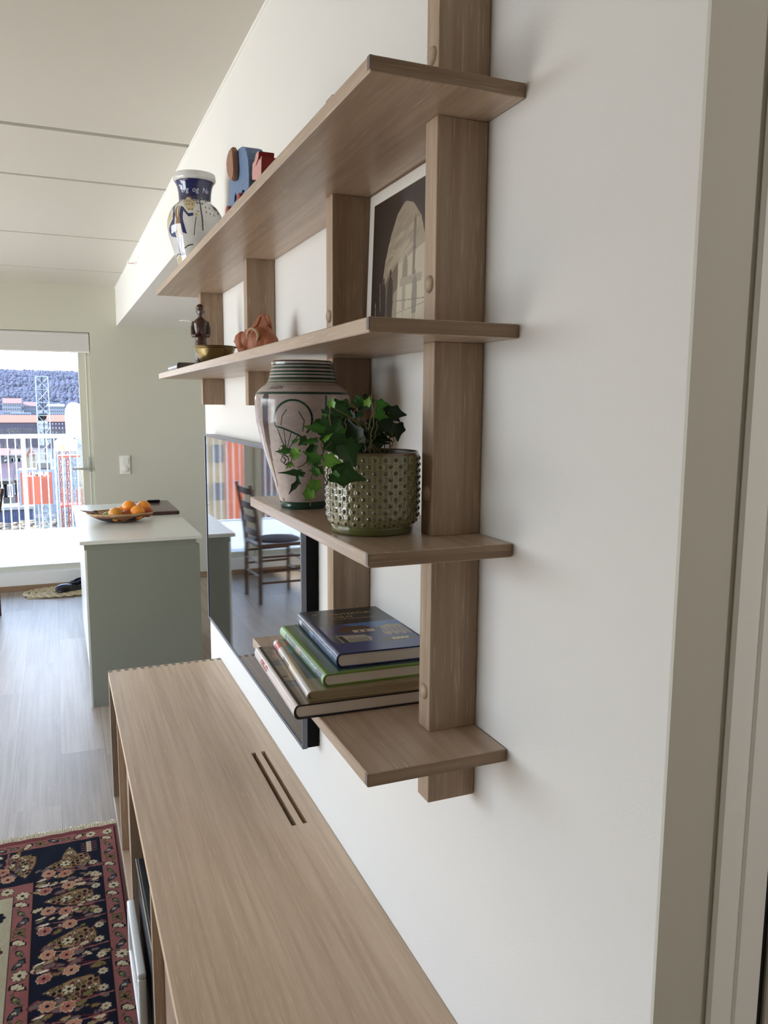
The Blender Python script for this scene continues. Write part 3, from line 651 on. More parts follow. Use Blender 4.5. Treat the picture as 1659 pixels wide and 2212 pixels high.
# (base a, base b, tip a, tip b, depth, shade, slim)
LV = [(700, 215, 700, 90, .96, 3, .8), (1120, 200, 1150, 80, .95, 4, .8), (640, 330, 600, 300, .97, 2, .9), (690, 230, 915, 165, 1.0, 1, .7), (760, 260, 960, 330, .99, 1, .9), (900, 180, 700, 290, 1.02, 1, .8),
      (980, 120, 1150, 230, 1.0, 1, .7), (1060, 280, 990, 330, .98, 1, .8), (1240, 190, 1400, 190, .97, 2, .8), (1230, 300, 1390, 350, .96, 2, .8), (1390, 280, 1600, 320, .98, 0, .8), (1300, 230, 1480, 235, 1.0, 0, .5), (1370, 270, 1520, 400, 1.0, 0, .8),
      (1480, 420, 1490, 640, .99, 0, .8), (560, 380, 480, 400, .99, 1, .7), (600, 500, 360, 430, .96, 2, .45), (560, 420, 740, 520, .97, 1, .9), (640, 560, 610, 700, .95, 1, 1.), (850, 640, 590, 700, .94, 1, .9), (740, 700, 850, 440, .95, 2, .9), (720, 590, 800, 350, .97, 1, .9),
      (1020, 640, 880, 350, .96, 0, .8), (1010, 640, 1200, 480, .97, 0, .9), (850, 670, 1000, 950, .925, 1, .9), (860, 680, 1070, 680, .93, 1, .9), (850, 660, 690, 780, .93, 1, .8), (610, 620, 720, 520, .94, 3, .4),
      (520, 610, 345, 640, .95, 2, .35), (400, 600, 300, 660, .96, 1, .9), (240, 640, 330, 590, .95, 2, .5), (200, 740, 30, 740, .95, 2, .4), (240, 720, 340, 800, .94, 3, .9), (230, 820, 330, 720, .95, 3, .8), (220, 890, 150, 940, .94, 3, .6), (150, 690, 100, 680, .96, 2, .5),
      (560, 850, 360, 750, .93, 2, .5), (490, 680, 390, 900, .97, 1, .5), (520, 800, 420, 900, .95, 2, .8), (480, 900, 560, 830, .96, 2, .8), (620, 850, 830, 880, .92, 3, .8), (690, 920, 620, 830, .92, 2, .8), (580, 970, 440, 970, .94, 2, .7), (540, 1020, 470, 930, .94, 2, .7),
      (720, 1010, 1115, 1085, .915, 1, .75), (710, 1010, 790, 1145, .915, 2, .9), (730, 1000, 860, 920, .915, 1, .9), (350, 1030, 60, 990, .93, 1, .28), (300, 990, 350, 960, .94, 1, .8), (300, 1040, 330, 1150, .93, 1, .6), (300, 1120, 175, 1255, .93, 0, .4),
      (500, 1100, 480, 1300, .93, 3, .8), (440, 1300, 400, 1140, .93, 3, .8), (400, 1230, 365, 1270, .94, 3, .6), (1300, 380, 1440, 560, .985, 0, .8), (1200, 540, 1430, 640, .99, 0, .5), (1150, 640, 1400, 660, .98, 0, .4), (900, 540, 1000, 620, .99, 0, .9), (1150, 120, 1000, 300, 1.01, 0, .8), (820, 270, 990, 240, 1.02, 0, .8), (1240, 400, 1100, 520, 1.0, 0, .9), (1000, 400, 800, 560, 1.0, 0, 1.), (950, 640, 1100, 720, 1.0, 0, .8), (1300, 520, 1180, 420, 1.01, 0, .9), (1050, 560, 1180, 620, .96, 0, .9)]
rl_ = random.Random(21)
for _ in range(34):
    a_ = rl_.uniform(660, 1420); b_ = rl_.uniform(300, 700); an_ = rl_.uniform(0, 6.28); L_ = rl_.uniform(120, 210)
    LV.append((a_, b_, a_+L_*math.cos(an_), b_+L_*math.sin(an_)*.7, rl_.uniform(.975, 1.03), rl_.choice([0, 0, 0, 1]), .9))
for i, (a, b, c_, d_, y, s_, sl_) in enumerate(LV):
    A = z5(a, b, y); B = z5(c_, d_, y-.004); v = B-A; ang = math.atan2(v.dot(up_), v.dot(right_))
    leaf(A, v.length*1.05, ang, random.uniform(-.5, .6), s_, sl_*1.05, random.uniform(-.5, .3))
    root = Vector((pc[0]+random.uniform(-.02, .02), pc[1]+random.uniform(-.02, .02), pc[2]+.095)); mid = (A+root)/2+Vector((0, 0, .018))
    if a > 660 and (i % 2 == 0 or s_ == 3): sbm.tube([root, mid, A], [.0011, .0009, .0006], 5)
for pts, r in ([[(640, 1160), (600, 1000), (590, 800), (580, 640)], .0014], [[(640, 1160), (650, 1000), (680, 880), (640, 760)], .0012], [[(300, 940), (400, 880), (560, 800), (700, 640)], .0012], [[(240, 940), (215, 800), (215, 720)], .0010], [[(1160, 780), (1165, 600), (1200, 380), (1180, 60)], .0013], [[(1140, 720), (1230, 520), (1240, 380)], .001], [[(1120, 740), (1090, 620)], .0009], [[(440, 1400), (430, 1240), (470, 920), (500, 780)], .001], [[(380, 1340), (430, 1320), (440, 1290)], .0008], [[(680, 440), (680, 210)], .0012], [[(860, 520), (870, 350)], .0008], [[(1400, 700), (1440, 620), (1420, 520)], .0009]):
    cpts = []
    for (a, b), (c_, d_) in zip(pts, pts[1:]):
        for q_ in range(4): cpts.append((a+(c_-a)*q_/4+12*math.sin(q_*1.7+a), b+(d_-b)*q_/4))
    cpts.append(pts[-1]); sbm.tube([z5(a, b, .945) for a, b in cpts], r*.62, 6)
me = bpy.data.meshes.new('foliage'); 
for v in lbm.verts: v.co = v.co-Vector(pc)
lbm.verts.index_update(); 
for f in lbm.faces: f.smooth = True
lbm.to_mesh(me); lbm.free()
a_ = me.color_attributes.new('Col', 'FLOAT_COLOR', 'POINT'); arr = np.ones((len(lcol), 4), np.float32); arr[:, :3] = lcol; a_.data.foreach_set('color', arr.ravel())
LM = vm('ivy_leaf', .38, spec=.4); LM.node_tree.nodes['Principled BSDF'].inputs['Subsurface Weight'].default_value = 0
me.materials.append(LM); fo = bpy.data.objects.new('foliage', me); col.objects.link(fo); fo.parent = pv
s3 = fo.modifiers.new('s', 'SUBSURF'); s3.levels = 1; s3.render_levels = 1
so_ = sbm.build('stem', pm('ivy_stem', (96, 92, 52), .6), pv, True); so_.location = -Vector(pc)
# ------------------------------------------------------------------ books on the lowest board
PG = pm('book_pages', (226, 216, 206), .8, bump=.15, bs=900)
def book(label, x, y, z, w, l, tk, rot, cover, spine=None, pic=None, pagemat=PG, group='books stacked on the lowest board'):
    b = thing('book', label, 'book', (x, y, z), rot, group)
    ct = .0022; n = 8
    # cover: curved spine at x=0 side, boards top and bottom (outline in x,z extruded along y)
    outer = [(w, 0), (.006, 0)]+[(.006-.0065*math.sin(PI*k/n), tk/2-tk/2*math.cos(PI*k/n)) for k in range(1, n)]+[(.006, tk), (w, tk), (w, tk-ct), (.008, tk-ct)]+[(.008-.0065*math.sin(PI*k/n), tk/2+(tk/2-ct)*math.cos(PI*k/n)) for k in range(1, n)]+[(.008, ct), (w, ct)]
    mb = MB().prism(outer, 'y', 0, l); mb.build('cover', cover, b, True, .5)
    pin = [(w-.004, ct), (.009, ct)]+[(.009-.0055*math.sin(PI*k/n), tk/2-(tk/2-ct)*math.cos(PI*k/n)) for k in range(1, n)]+[(.009, tk-ct), (w-.004, tk-ct)]
    MB().prism(pin, 'y', .003, l-.003).build('pages', pagemat, b)
    if spine:
        cs = Canvas(PI, l, 24, 220, spine[0]); spine[1](cs)
        def fs(U, V):
            a = U; return (.006-.0069*np.sin(a), V, tk/2-(tk/2+.0002)*np.cos(a))
        cs.mesh('spine_print', fs, vm('spine_print_'+str(len(bpy.data.materials)), .3, coat=.4), b)
    if pic:
        cp = Canvas(w-.012, l, 200, 260, pic[0]); pic[1](cp, w-.012, l)
        cp.mesh('cover_print', lambda U, V: (.011+U, V, U*0+tk+.0003), vm('cover_print_'+str(len(bpy.data.materials)), .3, coat=.3), b)
    return b
z = SZ[3]
def p1(c, w_, l_):
    c.mottle(.25, 16); c.rect(0, w_, l_*.60, l_*.72, (78, 80, 82)); c.rect(0, w_, l_*.34, l_*.62, (138, 124, 92)); c.rect(0, w_, l_*.26, l_*.36, (84, 86, 92)); c.rect(0, w_, 0, l_*.26, (122, 100, 74))
    for k in range(40): c.ell(rng.rand()*w_, l_*(.26+.74*rng.rand()), .012*rng.rand()+.004, .004, [(70, 72, 76), (118, 112, 92), (150, 138, 108), (60, 54, 48)][k % 4], rng.rand()*3)
    for k in range(3): c.ell(.03+.012*k, l_*(.52-.03*k), .002, .0026, (60, 44, 34))
def s1_(c):
    c.rect(0, PI, 0, c.h, (214, 202, 198))
RED = pm('red_ink', (186, 60, 56), .5)
b1 = book('thick book with a pale spine and red spine lettering, lowest of the four stacked books', -.2305, 1.028, z, .222, .284, .021, -.038, pm('book_black_cloth', (24, 22, 24), .5), ((214, 202, 198), s1_), ((120, 108, 84), p1))
def spine_txt(tk, y0, sc_):
    def fn(x, y, zz):   # runs along the spine
        a = PI/2-(y)*sc_/(tk/2); return (.006-.0074*math.sin(a), y0-x, tk/2-(tk/2+.0006)*math.cos(a))
    return fn
text('spine_lettering', 'OSLO', .012, RED, spine_txt(.021, .205, -1.0), b1, sx=1.6, bold=.0002)
z += .0214
def p2(c, w_, l_):
    c.mottle(.2, 14); c.rect(0, w_, 0, l_*.2, (146, 130, 98)); c.rect(0, w_, l_*.86, l_*.94, (176, 70, 50)); c.rect(0, w_, l_*.94, l_, (80, 88, 92)); c.rect(0, w_, l_*.7, l_*.86, (88, 116, 106)); c.rect(0, w_, l_*.2, l_*.68, (46, 50, 46))
    for k in range(30): c.ell(rng.rand()*w_, l_*(.22+.45*rng.rand()), .014*rng.rand()+.004, .003, [(62, 66, 60), (38, 44, 42), (84, 86, 76)][k % 3], rng.rand())
def s2_(c):
    c.rect(0, PI, 0, c.h, (214, 212, 210)); c.rect(0, PI, c.h*.84, c.h*.95, (214, 92, 92)); c.rect(0, PI, c.h*.3, c.h*.62, (220, 210, 186)); c.rect(1.2, 2.2, c.h*.5, c.h*.68, (120, 100, 90)); c.line([(1.6, c.h*.22), (1.6, c.h*.46)], .12, (110, 90, 90))
b2 = book('beige book with pale spine and grey picture cover, second from bottom of stack', -.2085, 1.036, z, .19, .262, .0142, -.072, pm('book_beige', (172, 156, 124), .5), ((214, 212, 210), s2_), ((60, 62, 58), p2), pagemat=pm('book_pages_beige', (170, 152, 122), .8, bump=.4, bs=900))
z += .0146
def p3(c, w_, l_):
    c.mottle(.35, 34); c.rect(0, w_, 0, .008, (98, 132, 50)); c.rect(0, .012, 0, l_, (74, 100, 54)); c.rect(.012, .014, 0, l_, (120, 140, 110))
    for k in range(260): c.ell(.016+rng.rand()*(w_-.016), .008+rng.rand()**1.6*l_*.7, .003*rng.rand()+.0006, .0006, [(96, 122, 112), (40, 66, 54), (70, 96, 84)][k % 3], rng.rand())
def s3_(c):
    c.rect(0, PI, 0, c.h, (150, 190, 140)); c.rect(.75, 2.5, c.h*.04, c.h*.86, (70, 104, 92)); c.rect(.75, 2.5, c.h*.04, c.h*.16, (60, 86, 100))
    for k in range(160): c.ell(.8+1.6*rng.rand(), c.h*(.15+.3*rng.rand()), .1, .0012, (120, 150, 150))
    c.rect(.9, 2.4, c.h*.5, c.h*.6, (150, 130, 120))
WH = pm('white_ink', (226, 226, 220), .5)
b3 = book('dark green picture book with a lime green spine, second from the top of the stack', -.1825, 1.043, z, .168, .267, .0188, -.03, pm('book_green', (108, 140, 52), .45), ((150, 190, 140), s3_), ((50, 76, 66), p3))
text('spine_lettering', 'Oslomarka', .0085, WH, spine_txt(.0188, .20, -1.0), b3, sx=1.0)
z += .0192
def p4(c, w_, l_):
    c.rect(0, w_, l_*.6, l_, (22, 28, 34)); g = np.clip(1-(c.Y/l_)/.62, 0, 1)[..., None]
    k = c.Y < l_*.6; c.a[k] = (np.array(lin((24, 40, 88)))*(1-g)+np.array(lin((40, 62, 124)))*g)[k]
    c.poly([(w_*.3, l_*.6), (w_, l_*.62), (w_, l_*.5), (w_*.5, l_*.46)], (58, 104, 160))
    c.poly([(w_*.20, l_*.40), (w_*.16, l_*.45), (w_*.26, l_*.54), (w_*.52, l_*.545), (w_*.66, l_*.43), (w_*.6, l_*.40)], (74, 48, 40)); c.rect(w_*.34, w_*.6, l_*.39, l_*.45, (190, 176, 158)); c.rect(w_*.40, w_*.43, l_*.40, l_*.44, (50, 40, 40)); c.rect(w_*.48, w_*.51, l_*.40, l_*.44, (50, 40, 40))
    c.poly([(w_*.66, l_*.32), (w_*.70, l_*.47), (w_*.8, l_*.52), (w_*.98, l_*.50), (w_*.99, l_*.28), (w_*.7, l_*.28)], (150, 132, 108))
    for k in range(5): c.rect(w_*(.69+.06*k), w_*(.725+.06*k), l_*.34, l_*.45, (92, 96, 104))
    for k in range(3): c.ell(w_*(.76+.09*k), l_*.295, w_*.02, l_*.02, (44, 38, 40))
    c.rect(w_*.02, w_*.46, l_*.19, l_*.37, (70, 86, 100)); c.poly([(w_*.1, l_*.20), (w_*.09, l_*.36), (w_*.42, l_*.33), (w_*.48, l_*.27), (w_*.44, l_*.2)], (176, 170, 158)); c.poly([(w_*.12, l_*.2), (w_*.1, l_*.34), (w_*.16, l_*.34), (w_*.18, l_*.2)], (24, 24, 28))
    for k in range(8): c.rect(w_*(.2+.03*k), w_*(.21+.03*k), l_*.2, l_*.28, (52, 48, 48))
    c.poly([(w_*.5, l_*.155), (w_*.6, l_*.22), (w_*.92, l_*.235), (w_*.96, l_*.17), (w_*.7, l_*.15)], (44, 38, 36)); c.rect(w_*.68, w_*.88, l_*.18, l_*.22, (206, 196, 140))
    for k in range(3): c.ell(w_*(.73+.05*k), l_*.2, w_*.012, l_*.008, (60, 50, 30))
    c.ell(w_*.1, l_*.90, .006, .004, (150, 120, 90), .6)
def s4_(c):
    c.rect(0, PI, 0, c.h, (60, 84, 120)); c.rect(0, PI, c.h*.5, c.h, (54, 68, 88)); c.rect(1.2, 2., c.h*.86, c.h*.92, (200, 210, 214)); c.ell(1.5, c.h*.6, .5, .012, (90, 130, 180))
    for k in range(60): c.ell(.6+2*rng.rand(), c.h*.5*rng.rand(), .2, .002, (90, 110, 140))
b4 = book('dark blue architecture book with buildings on the cover, on top of the stack', -.156, 1.061, z, .150, .2445, .0222, -.045, pm('book_blue', (26, 38, 92), .4), ((60, 84, 120), s4_), ((24, 40, 88), p4))
GLD = pm('title_ink', (196, 170, 126), .4)
text('title', 'ARKITEKTUR', .0150, GLD, lambda x, y, zz: (.082+x, .205+y, .0222+.0006), b4, sx=.95)
text('title', 'I OSLO', .0150, GLD, lambda x, y, zz: (.062+x, .187+y, .0222+.0006), b4, sx=1.0)
text('subtitle', 'En guide til byens bygninger', .0065, GLD, lambda x, y, zz: (.085+x, .1765+y, .0222+.0006), b4, sx=1.0)
# ------------------------------------------------------------------ things on the second board
sv = pm('silver_spine', (170, 174, 184), .25, metal=.7)
b5 = book('thin book with a rounded silver spine lying at the far end of the second board', -.172, 2.50, SZ[1], .12, .2, .026, 0.0, sv, None, None, pagemat=pm('book_pages_grey', (120, 112, 104), .8), group=None)
del_ = None
st = thing('statuette', 'dark carved wooden figure with folded hands standing behind the brass bowl', 'statuette', (-.117, 2.385, SZ[1]))
dw = pm('dark_carved_wood', (62, 36, 22), .35, bump=.5, bs=90, coat=.3, var=.3, vs=60)
def Rz(a): return Matrix.Rotation(a, 3, 'Z')
def Ry(a): return Matrix.Rotation(a, 3, 'Y')
def Rx(a): return Matrix.Rotation(a, 3, 'X')
mb = MB(); k = 1.0
mb.lathe([(0, 0), (.020, 0), (.0205, .012), (.0185, .03), (.019, .06), (.0175, .078), (.016, .086), (.0185, .1), (.0205, .12), (.0215, .134), (.018, .142), (.009, .148), (.0062, .153), (.0058, .158), (.0065, .163), (0, .165)], (0, 0, 0), 24, sy=.72)
mb.ball((0, -.003, .1665), (.0100, .0118, .0165)); mb.ball((0, 0, .1775), (.0125, .0138, .0115)); mb.ball((0, -.0150, .1655), (.0019, .003, .004)); mb.ball((0, -.0135, .158), (.0036, .003, .0015)); mb.ball((0, -.0125, .1535), (.004, .003, .002)); mb.ball((.0108, 0, .166), (.002, .003, .005)); mb.ball((-.0108, 0, .166), (.002, .003, .005))
for s in (-1, 1):
    mb.ball((s*.0042, -.0125, .169), (.0022, .0015, .001)); mb.ball((s*.0045, -.0125, .172), (.003, .0015, .0008))
    mb.tube([(s*.0185, 0, .138), (s*.0225, -.002, .118), (s*.0225, -.005, .098)], [.0065, .0072, .0068], 10); mb.tube([(s*.0225, -.005, .0985), (s*.0125, -.016, .098), (s*.003, -.0205, .107)], [.0065, .0055, .004], 10)
    mb.tube([(s*.003, -.0205, .104), (s*.0020, -.0205, .118), (s*.001, -.0195, .124)], [.0034, .003, .0014], 8)
so2 = voxel(mb, 'carved_body', dw, .0011, st, 1)
st.rotation_euler = (0, 0, -.25); st.scale = (1, 1, 1)
mb = MB()
for r_, z_ in ((.0131, .1745),):
    mb.tube([(r_*math.cos(a), r_*1.06*math.sin(a), z_) for a in np.linspace(0, 2*PI, 25)], .001, 6, False)
mb.build('headband', pm('worn_wood', (120, 90, 64), .4), st, True)
bw = thing('brass_bowl', 'small hammered brass bowl on the second board beside the clay head', 'bowl', (-.133, 2.09, SZ[1]))
br = pm('brass', (150, 136, 98), .3, metal=1, bump=.5, bs=60)
MB().lathe([(0, 0), (.022, 0), (.032, .006), (.043, .02), (.050, .036), (.0535, .048), (.0545, .0485), (.0528, .047), (.048, .034), (.04, .019), (.03, .008), (0, .004)], (0, 0, 0), 48).build('bowl_body', br, bw, True, 1.2)
mb = MB()
for z_, r_ in ((.045, .0532), (.041, .0524)): mb.tube([((r_)*math.cos(a), (r_)*math.sin(a), z_) for a in np.linspace(0, 2*PI, 49)], .0006, 6, False)
mb.build('engraved_ring', br, bw, True)
# terracotta animal head
cw = thing('clay_animal_head', 'reddish brown clay animal head lying on the second board before the third post', 'sculpture', (-.088, 1.815, SZ[1]), math.atan2(.62, -.78))
ter = pm('terracotta', (158, 94, 62), .6, var=.15, vs=60, bump=.2, bs=200)
mb = MB()
mb.ball((-.012, 0, .042), (.034, .028, .040)); mb.ball((.014, 0, .050), (.030, .021, .022), Ry(.45)); mb.ball((.036, 0, .043), (.016, .018, .024)); mb.ball((.045, 0, .046), (.008, .015, .016)); mb.ball((.030, 0, .026), (.018, .014, .012)); mb.box(-.045, .020, -.024, .024, 0, .03, .008)
mb.ball((-.034, 0, .030), (.020, .026, .034)); mb.ball((.052, .006, .044), (.0035, .003, .003)); mb.ball((.052, -.006, .044), (.0035, .003, .003)); mb.tube([(.052, -.011, .031), (.053, 0, .030), (.052, .011, .031)], .002, 6)
for s in (-1, 1): mb.ball((.014, s*.0175, .062), (.006, .003, .004)); mb.tube([(.022, s*.014, .066), (.010, s*.018, .069), (.0, s*.018, .068)], .003, 6)
voxel(mb, 'clay_body', ter, .0012, cw, 2)
for s in (-1, 1):
    mb = MB()   # pointed leaf-shaped ear
    mb.prism([(.012, .060), (.004, .078), (-.012, .0985), (-.026, .104), (-.032, .085), (-.036, .060), (-.02, .05)], 'y', s*.013-.003, s*.013+.003, .0015)
    mb.prism([(.008, .066), (-.006, .088), (-.020, .0985), (-.012, .08), (.0, .066)], 'y', s*.0165-.0015, s*.0165+.0025, .0008)
    voxel(mb, 'ear', ter, .001, cw, 2)
    mb = MB(); pts = [(-.004+.013*math.cos(a), s*.030+s*.002*math.sin(a), .053+.016*math.sin(a)) for a in np.linspace(-.4, 3.9, 16)]
    mb.tube(pts, [.0015+.002*math.sin(PI*i/15) for i in range(16)], 8); mb.build('horn', pm('bone_horn_%d' % (s+1), (186, 158, 126), .5), cw, True)
# ------------------------------------------------------------------ wooden toys on the top board
xe = -.165
E5 = lambda a, b, x: atx(480+a/13.0, 300+b/13.0, x)
def yz(pts, x): return [(E5(a, b, x).y, E5(a, b, x).z) for a, b in pts]
blu = pm('worn_blue_paint', (96, 122, 158), .5, var=.18, vs=120); blud = blu
body = [(300, 560), (390, 400), (450, 270), (540, 210), (640, 240), (690, 380), (730, 560), (745, 800), (750, 1100), (750, 1420), (640, 1560), (620, 1400), (560, 1420), (530, 1560), (500, 1800), (420, 1800), (410, 1600), (385, 1480), (350, 1560), (335, 1850), (180, 1900), (200, 1700), (215, 1580), (200, 1400), (205, 1150), (220, 900), (260, 700)]
tw = xe
eb = yz(body, tw); ey = sum(p[0] for p in eb)/len(eb)
el = thing('toy_elephant', 'worn blue wooden elephant toy with a brown ear on the top board', 'toy', (xe, ey, SZ[0]))
mb = MB().prism(eb, 'x', tw, tw+.034, .0015); ln(mb.build('body', blu, el), el)
ear = [(340, 235), (270, 320), (215, 500), (190, 700), (210, 960), (260, 1100), (345, 1190), (390, 1040), (400, 850), (380, 600), (370, 350)]
ebr = yz(ear, tw-.006); mb = MB().prism(ebr, 'x', tw-.012, tw-.001, .002); ln(mb.build('ear', pm('brown_leather', (150, 108, 84), .6, var=.12, vs=80), el), el)
redp = pm('red_paint', (150, 44, 40), .4, var=.12, vs=100); pinkp = pm('pink_paint', (206, 150, 146), .45); yelp = pm('yellow_paint', (206, 190, 96), .45)
def wheel(par, y, z, r, x0, x1, m):
    mb = MB().lathe([(0, 0), (r*.85, 0), (r, .0015), (r, abs(x1-x0)-.0015), (r*.85, abs(x1-x0)), (0, abs(x1-x0))], (0, 0, 0), 28)
    o = mb.build('wheel', m, par, True); o.rotation_euler = (0, PI/2, 0); o.location = Vector((x0, y, z))-par.location; return o
ymin = min(p[0] for p in eb); ymax = max(p[0] for p in eb)
zb_ = SZ[0]
ln(MB().box(tw-.002, tw+.036, ymin+.005, ymax-.004, zb_+.012, min(p[1] for p in eb)+.012, .002).build('base', blu, el), el)
wz = zb_+.0162
wa = E5(120, 2000, tw-.012); wb = E5(440, 1700, tw-.012)
for yy in (wa.y, wb.y):
    wheel(el, yy, wz, .016, tw-.012, tw-.0025, redp); wheel(el, yy, wz, .016, tw+.0365, tw+.046, redp)
t2 = [(1020, 350), (1040, 345), (1030, 500), (985, 660), (940, 790), (1000, 700), (1050, 560), (1075, 600), (1100, 500), (1115, 490), (1110, 700), (1110, 960), (1050, 1150), (860, 1150), (850, 1000), (870, 700), (920, 620), (960, 430)]
xt = -.160
tb = yz(t2, xt); ty = sum(p[0] for p in tb)/len(tb)
tt = thing('toy_figure', 'small pink and red wooden toy with a yellow lower part, nearer than the blue elephant', 'toy', (xt, ty, SZ[0]))
zlo = min(p[1] for p in tb); ya, yb_ = min(p[0] for p in tb), max(p[0] for p in tb)
ln(MB().prism(tb, 'x', xt-.001, xt, 0).build('face_panel', pinkp, tt), tt); ln(MB().prism(tb, 'x', xt, xt+.028, .0008).build('body', redp, tt), tt)
ln(MB().box(xt, xt+.028, ya+.002, yb_+.012, zb_+.008, zlo+.004, .002).build('lower_body', yelp, tt), tt)
for yy in (ya+.012, yb_+.002): wheel(tt, yy, zb_+.0102, .010, xt-.008, xt-.0005, yelp); wheel(tt, yy, zb_+.0102, .010, xt+.0285, xt+.036, yelp)
# ------------------------------------------------------------------ kitchen island
IX0, IX1, IY0, IY1, IZ = -.438, .182, 4.262, 5.81, .8944
isl = thing('kitchen_island', 'grey-green kitchen island with a white top in front of the balcony door', 'kitchen island', (-.13, 5.0, 0))
ln(MB().box(IX0, IX1, IY0, IY1, IZ-.020, IZ, .002).build('worktop', M['counter'], isl), isl)
ln(MB().box(IX0+.022, IX1-.03, IY0+.02, IY1-.02, IZ-.05, IZ-.0201).build('top_rail', M['island'], isl), isl)
ln(MB().box(IX0+.034, IX1-.012, IY0+.02, IY0+.038, 0, IZ-.050, .001).build('front_panel', M['island'], isl), isl)
ln(MB().box(IX0+.05, IX1-.02, IY0+.04, IY1-.02, 0.06, IZ-.0505).build('carcass', M['island'], isl), isl)
ln(MB().box(IX0+.022, IX0+.0335, IY0+.02, IY0+.038, 0, IZ-.050, .001).build('end_strip', M['white'], isl), isl)
for k in range(3):
    y0 = IY0+.042+k*.49
    for z0, z1 in ((.10, .38), (.384, .62), (.624, IZ-.055)): ln(MB().box(IX0+.030, IX0+.049, y0, y0+.486, z0, z1, .001).build('drawer', M['white'], isl), isl)
ln(MB().box(IX0+.07, IX1-.04, IY0+.06, IY1-.06, 0, .0595).build('plinth', M['island'], isl), isl)
# fruit basket
bk = thing('fruit_basket', 'wide shallow woven basket with a pointed handle on the white island top', 'basket', (-.185, 4.93, IZ), -.05)
cvb = Canvas(1, 1, 220, 60, (150, 104, 72))
for k in range(12): cvb.rect(0, 1, k/12, k/12+.03, (92, 58, 40))
for k in range(9):
    a = k/9; cvb.poly([(a, .3), (a+.05, .75), (a+.09, .3)], (40, 28, 26)); cvb.poly([(a+.01, .95), (a+.04, .8), (a+.07, .95)], (190, 160, 116))
cvb.rect(.35, .7, .1, .7, (48, 32, 28)); cvb.rect(0, 1, .93, 1, (186, 160, 124))
def bfn(U, V):
    r = .075+.115*V**.85+.002*np.sin(V*PI*24); th = U*2*PI; return (r*np.cos(th), r*.72*np.sin(th), .002+.052*V**1.3)
wv = vm('woven_straw', .8); cvb.mesh('basket_body', bfn, wv, bk)
MB().lathe([(0, .001), (.075, .002)], (0, 0, 0), 40, sy=.72).build('basket_bottom', wv, bk)
mb = MB(); mb.lathe([(.075, .006), (.12, .016), (.186, .052), (.190, .054)], (0, 0, 0), 60, sy=.72); mb.tube([(.19*math.cos(a), .19*.72*math.sin(a), .054) for a in np.linspace(0, 2*PI, 61)], .004, 8, False)
mb.build('basket_lining', pm('straw_inside', (176, 148, 112), .8, var=.2, vs=90), bk, True)
mb = MB().tube([(-.14, .02, .058), (-.165, -.03, .062), (-.20, -.01, .068), (-.235, 0, .078)], [.012, .008, .005, .001], 8); mb.tube([(-.12, -.05, .055), (-.155, -.035, .062), (-.18, -.01, .066)], [.003, .006, .003], 6); mb.build('handle', pm('basket_handle', (96, 70, 58), .7), bk, True)
def fruit(name, label, cat, px, py, y, r, m, grp=None):
    P = at(px, py, y); o = thing(name, label, cat, P, random.uniform(0, 6), grp)
    b_ = MB().lathe([(0, -r*.93), (r*.3, -r*.92), (r*.7, -r*.70), (r*.93, -r*.33), (r, 0), (r*.93, r*.36), (r*.68, r*.72), (r*.3, r*.93), (r*.08, r*.93), (0, r*.90)], (0, 0, 0), 24).build('peel', m, o, True, 2)
    MB().lathe([(0, r*.95), (r*.07, r*.93), (r*.08, r*.88)], (0, 0, 0), 8).build('stem_end', pm('stem_end', (96, 100, 50), .7), o); return o
org = pm('orange_peel', (232, 142, 34), .4, bump=.4, bs=350, var=.06, vs=20); org2 = pm('orange_green_peel', (206, 136, 42), .4, bump=.4, bs=350, var=.2, vs=14); grn = pm('green_fruit', (150, 160, 84), .45, var=.12, vs=16); redf = pm('red_apple', (168, 76, 34), .35, var=.2, vs=18)
fr_ = [('orange', 'slightly greenish orange at the front left of the fruit basket', 'orange', 250, 1111, 4.86, .043, org2), ('orange', 'bright orange at the back middle of the fruit basket', 'orange', 279, 1096, 4.955, .043, org), ('orange', 'orange highest at the right of the fruit basket', 'orange', 310, 1096, 4.97, .043, org), ('orange', 'orange at the front right of the fruit basket', 'orange', 297, 1107, 4.87, .043, org),
       ('lime', 'small green fruit at the left end of the basket', 'fruit', 232, 1116, 4.93, .030, grn), ('apple', 'reddish orange fruit low in the middle of the basket', 'fruit', 273, 1113, 4.87, .032, redf), ('apple', 'red fruit behind the right oranges in the basket', 'fruit', 318, 1106, 4.95, .034, redf), ('orange', 'orange partly hidden at the middle back left of the basket', 'orange', 262, 1106, 4.96, .036, org)]
for f_ in fr_: fruit(*f_)
cb = thing('chopping_board', 'dark wooden chopping board lying at the back of the island', 'chopping board', (.09, 5.42, IZ), 0)
wn = pm('dark_walnut', (78, 50, 46), .35, var=.25, vs=30, coat=.3)
MB().box(-.095, .095, -.30, .30, 0, .022, .004, 2).build('board', wn, cb)
mb = MB()
for a in ((-.083, -.077, -.285, .285), (.077, .083, -.285, .285), (-.083, .083, .279, .285), (-.083, .083, -.285, -.279)): mb.box(a[0], a[1], a[2], a[3], .0215, .0228)
mb.build('juice_groove', pm('groove_wood', (120, 96, 88), .5), cb)
kn = thing('kitchen_knife', 'knife with a black handle lying on the dark chopping board', 'knife', (.075, 5.60, IZ+.0232), 0)
MB().box(-.04, .045, -.012, .012, 0, .018, .005, 2).build('handle', M['black'], kn)
MB().prism([(-.04, -.012), (-.04, .016), (-.13, .010), (-.16, -.008), (-.12, -.012)], 'z', .008, .010).build('blade', M['steel'], kn)
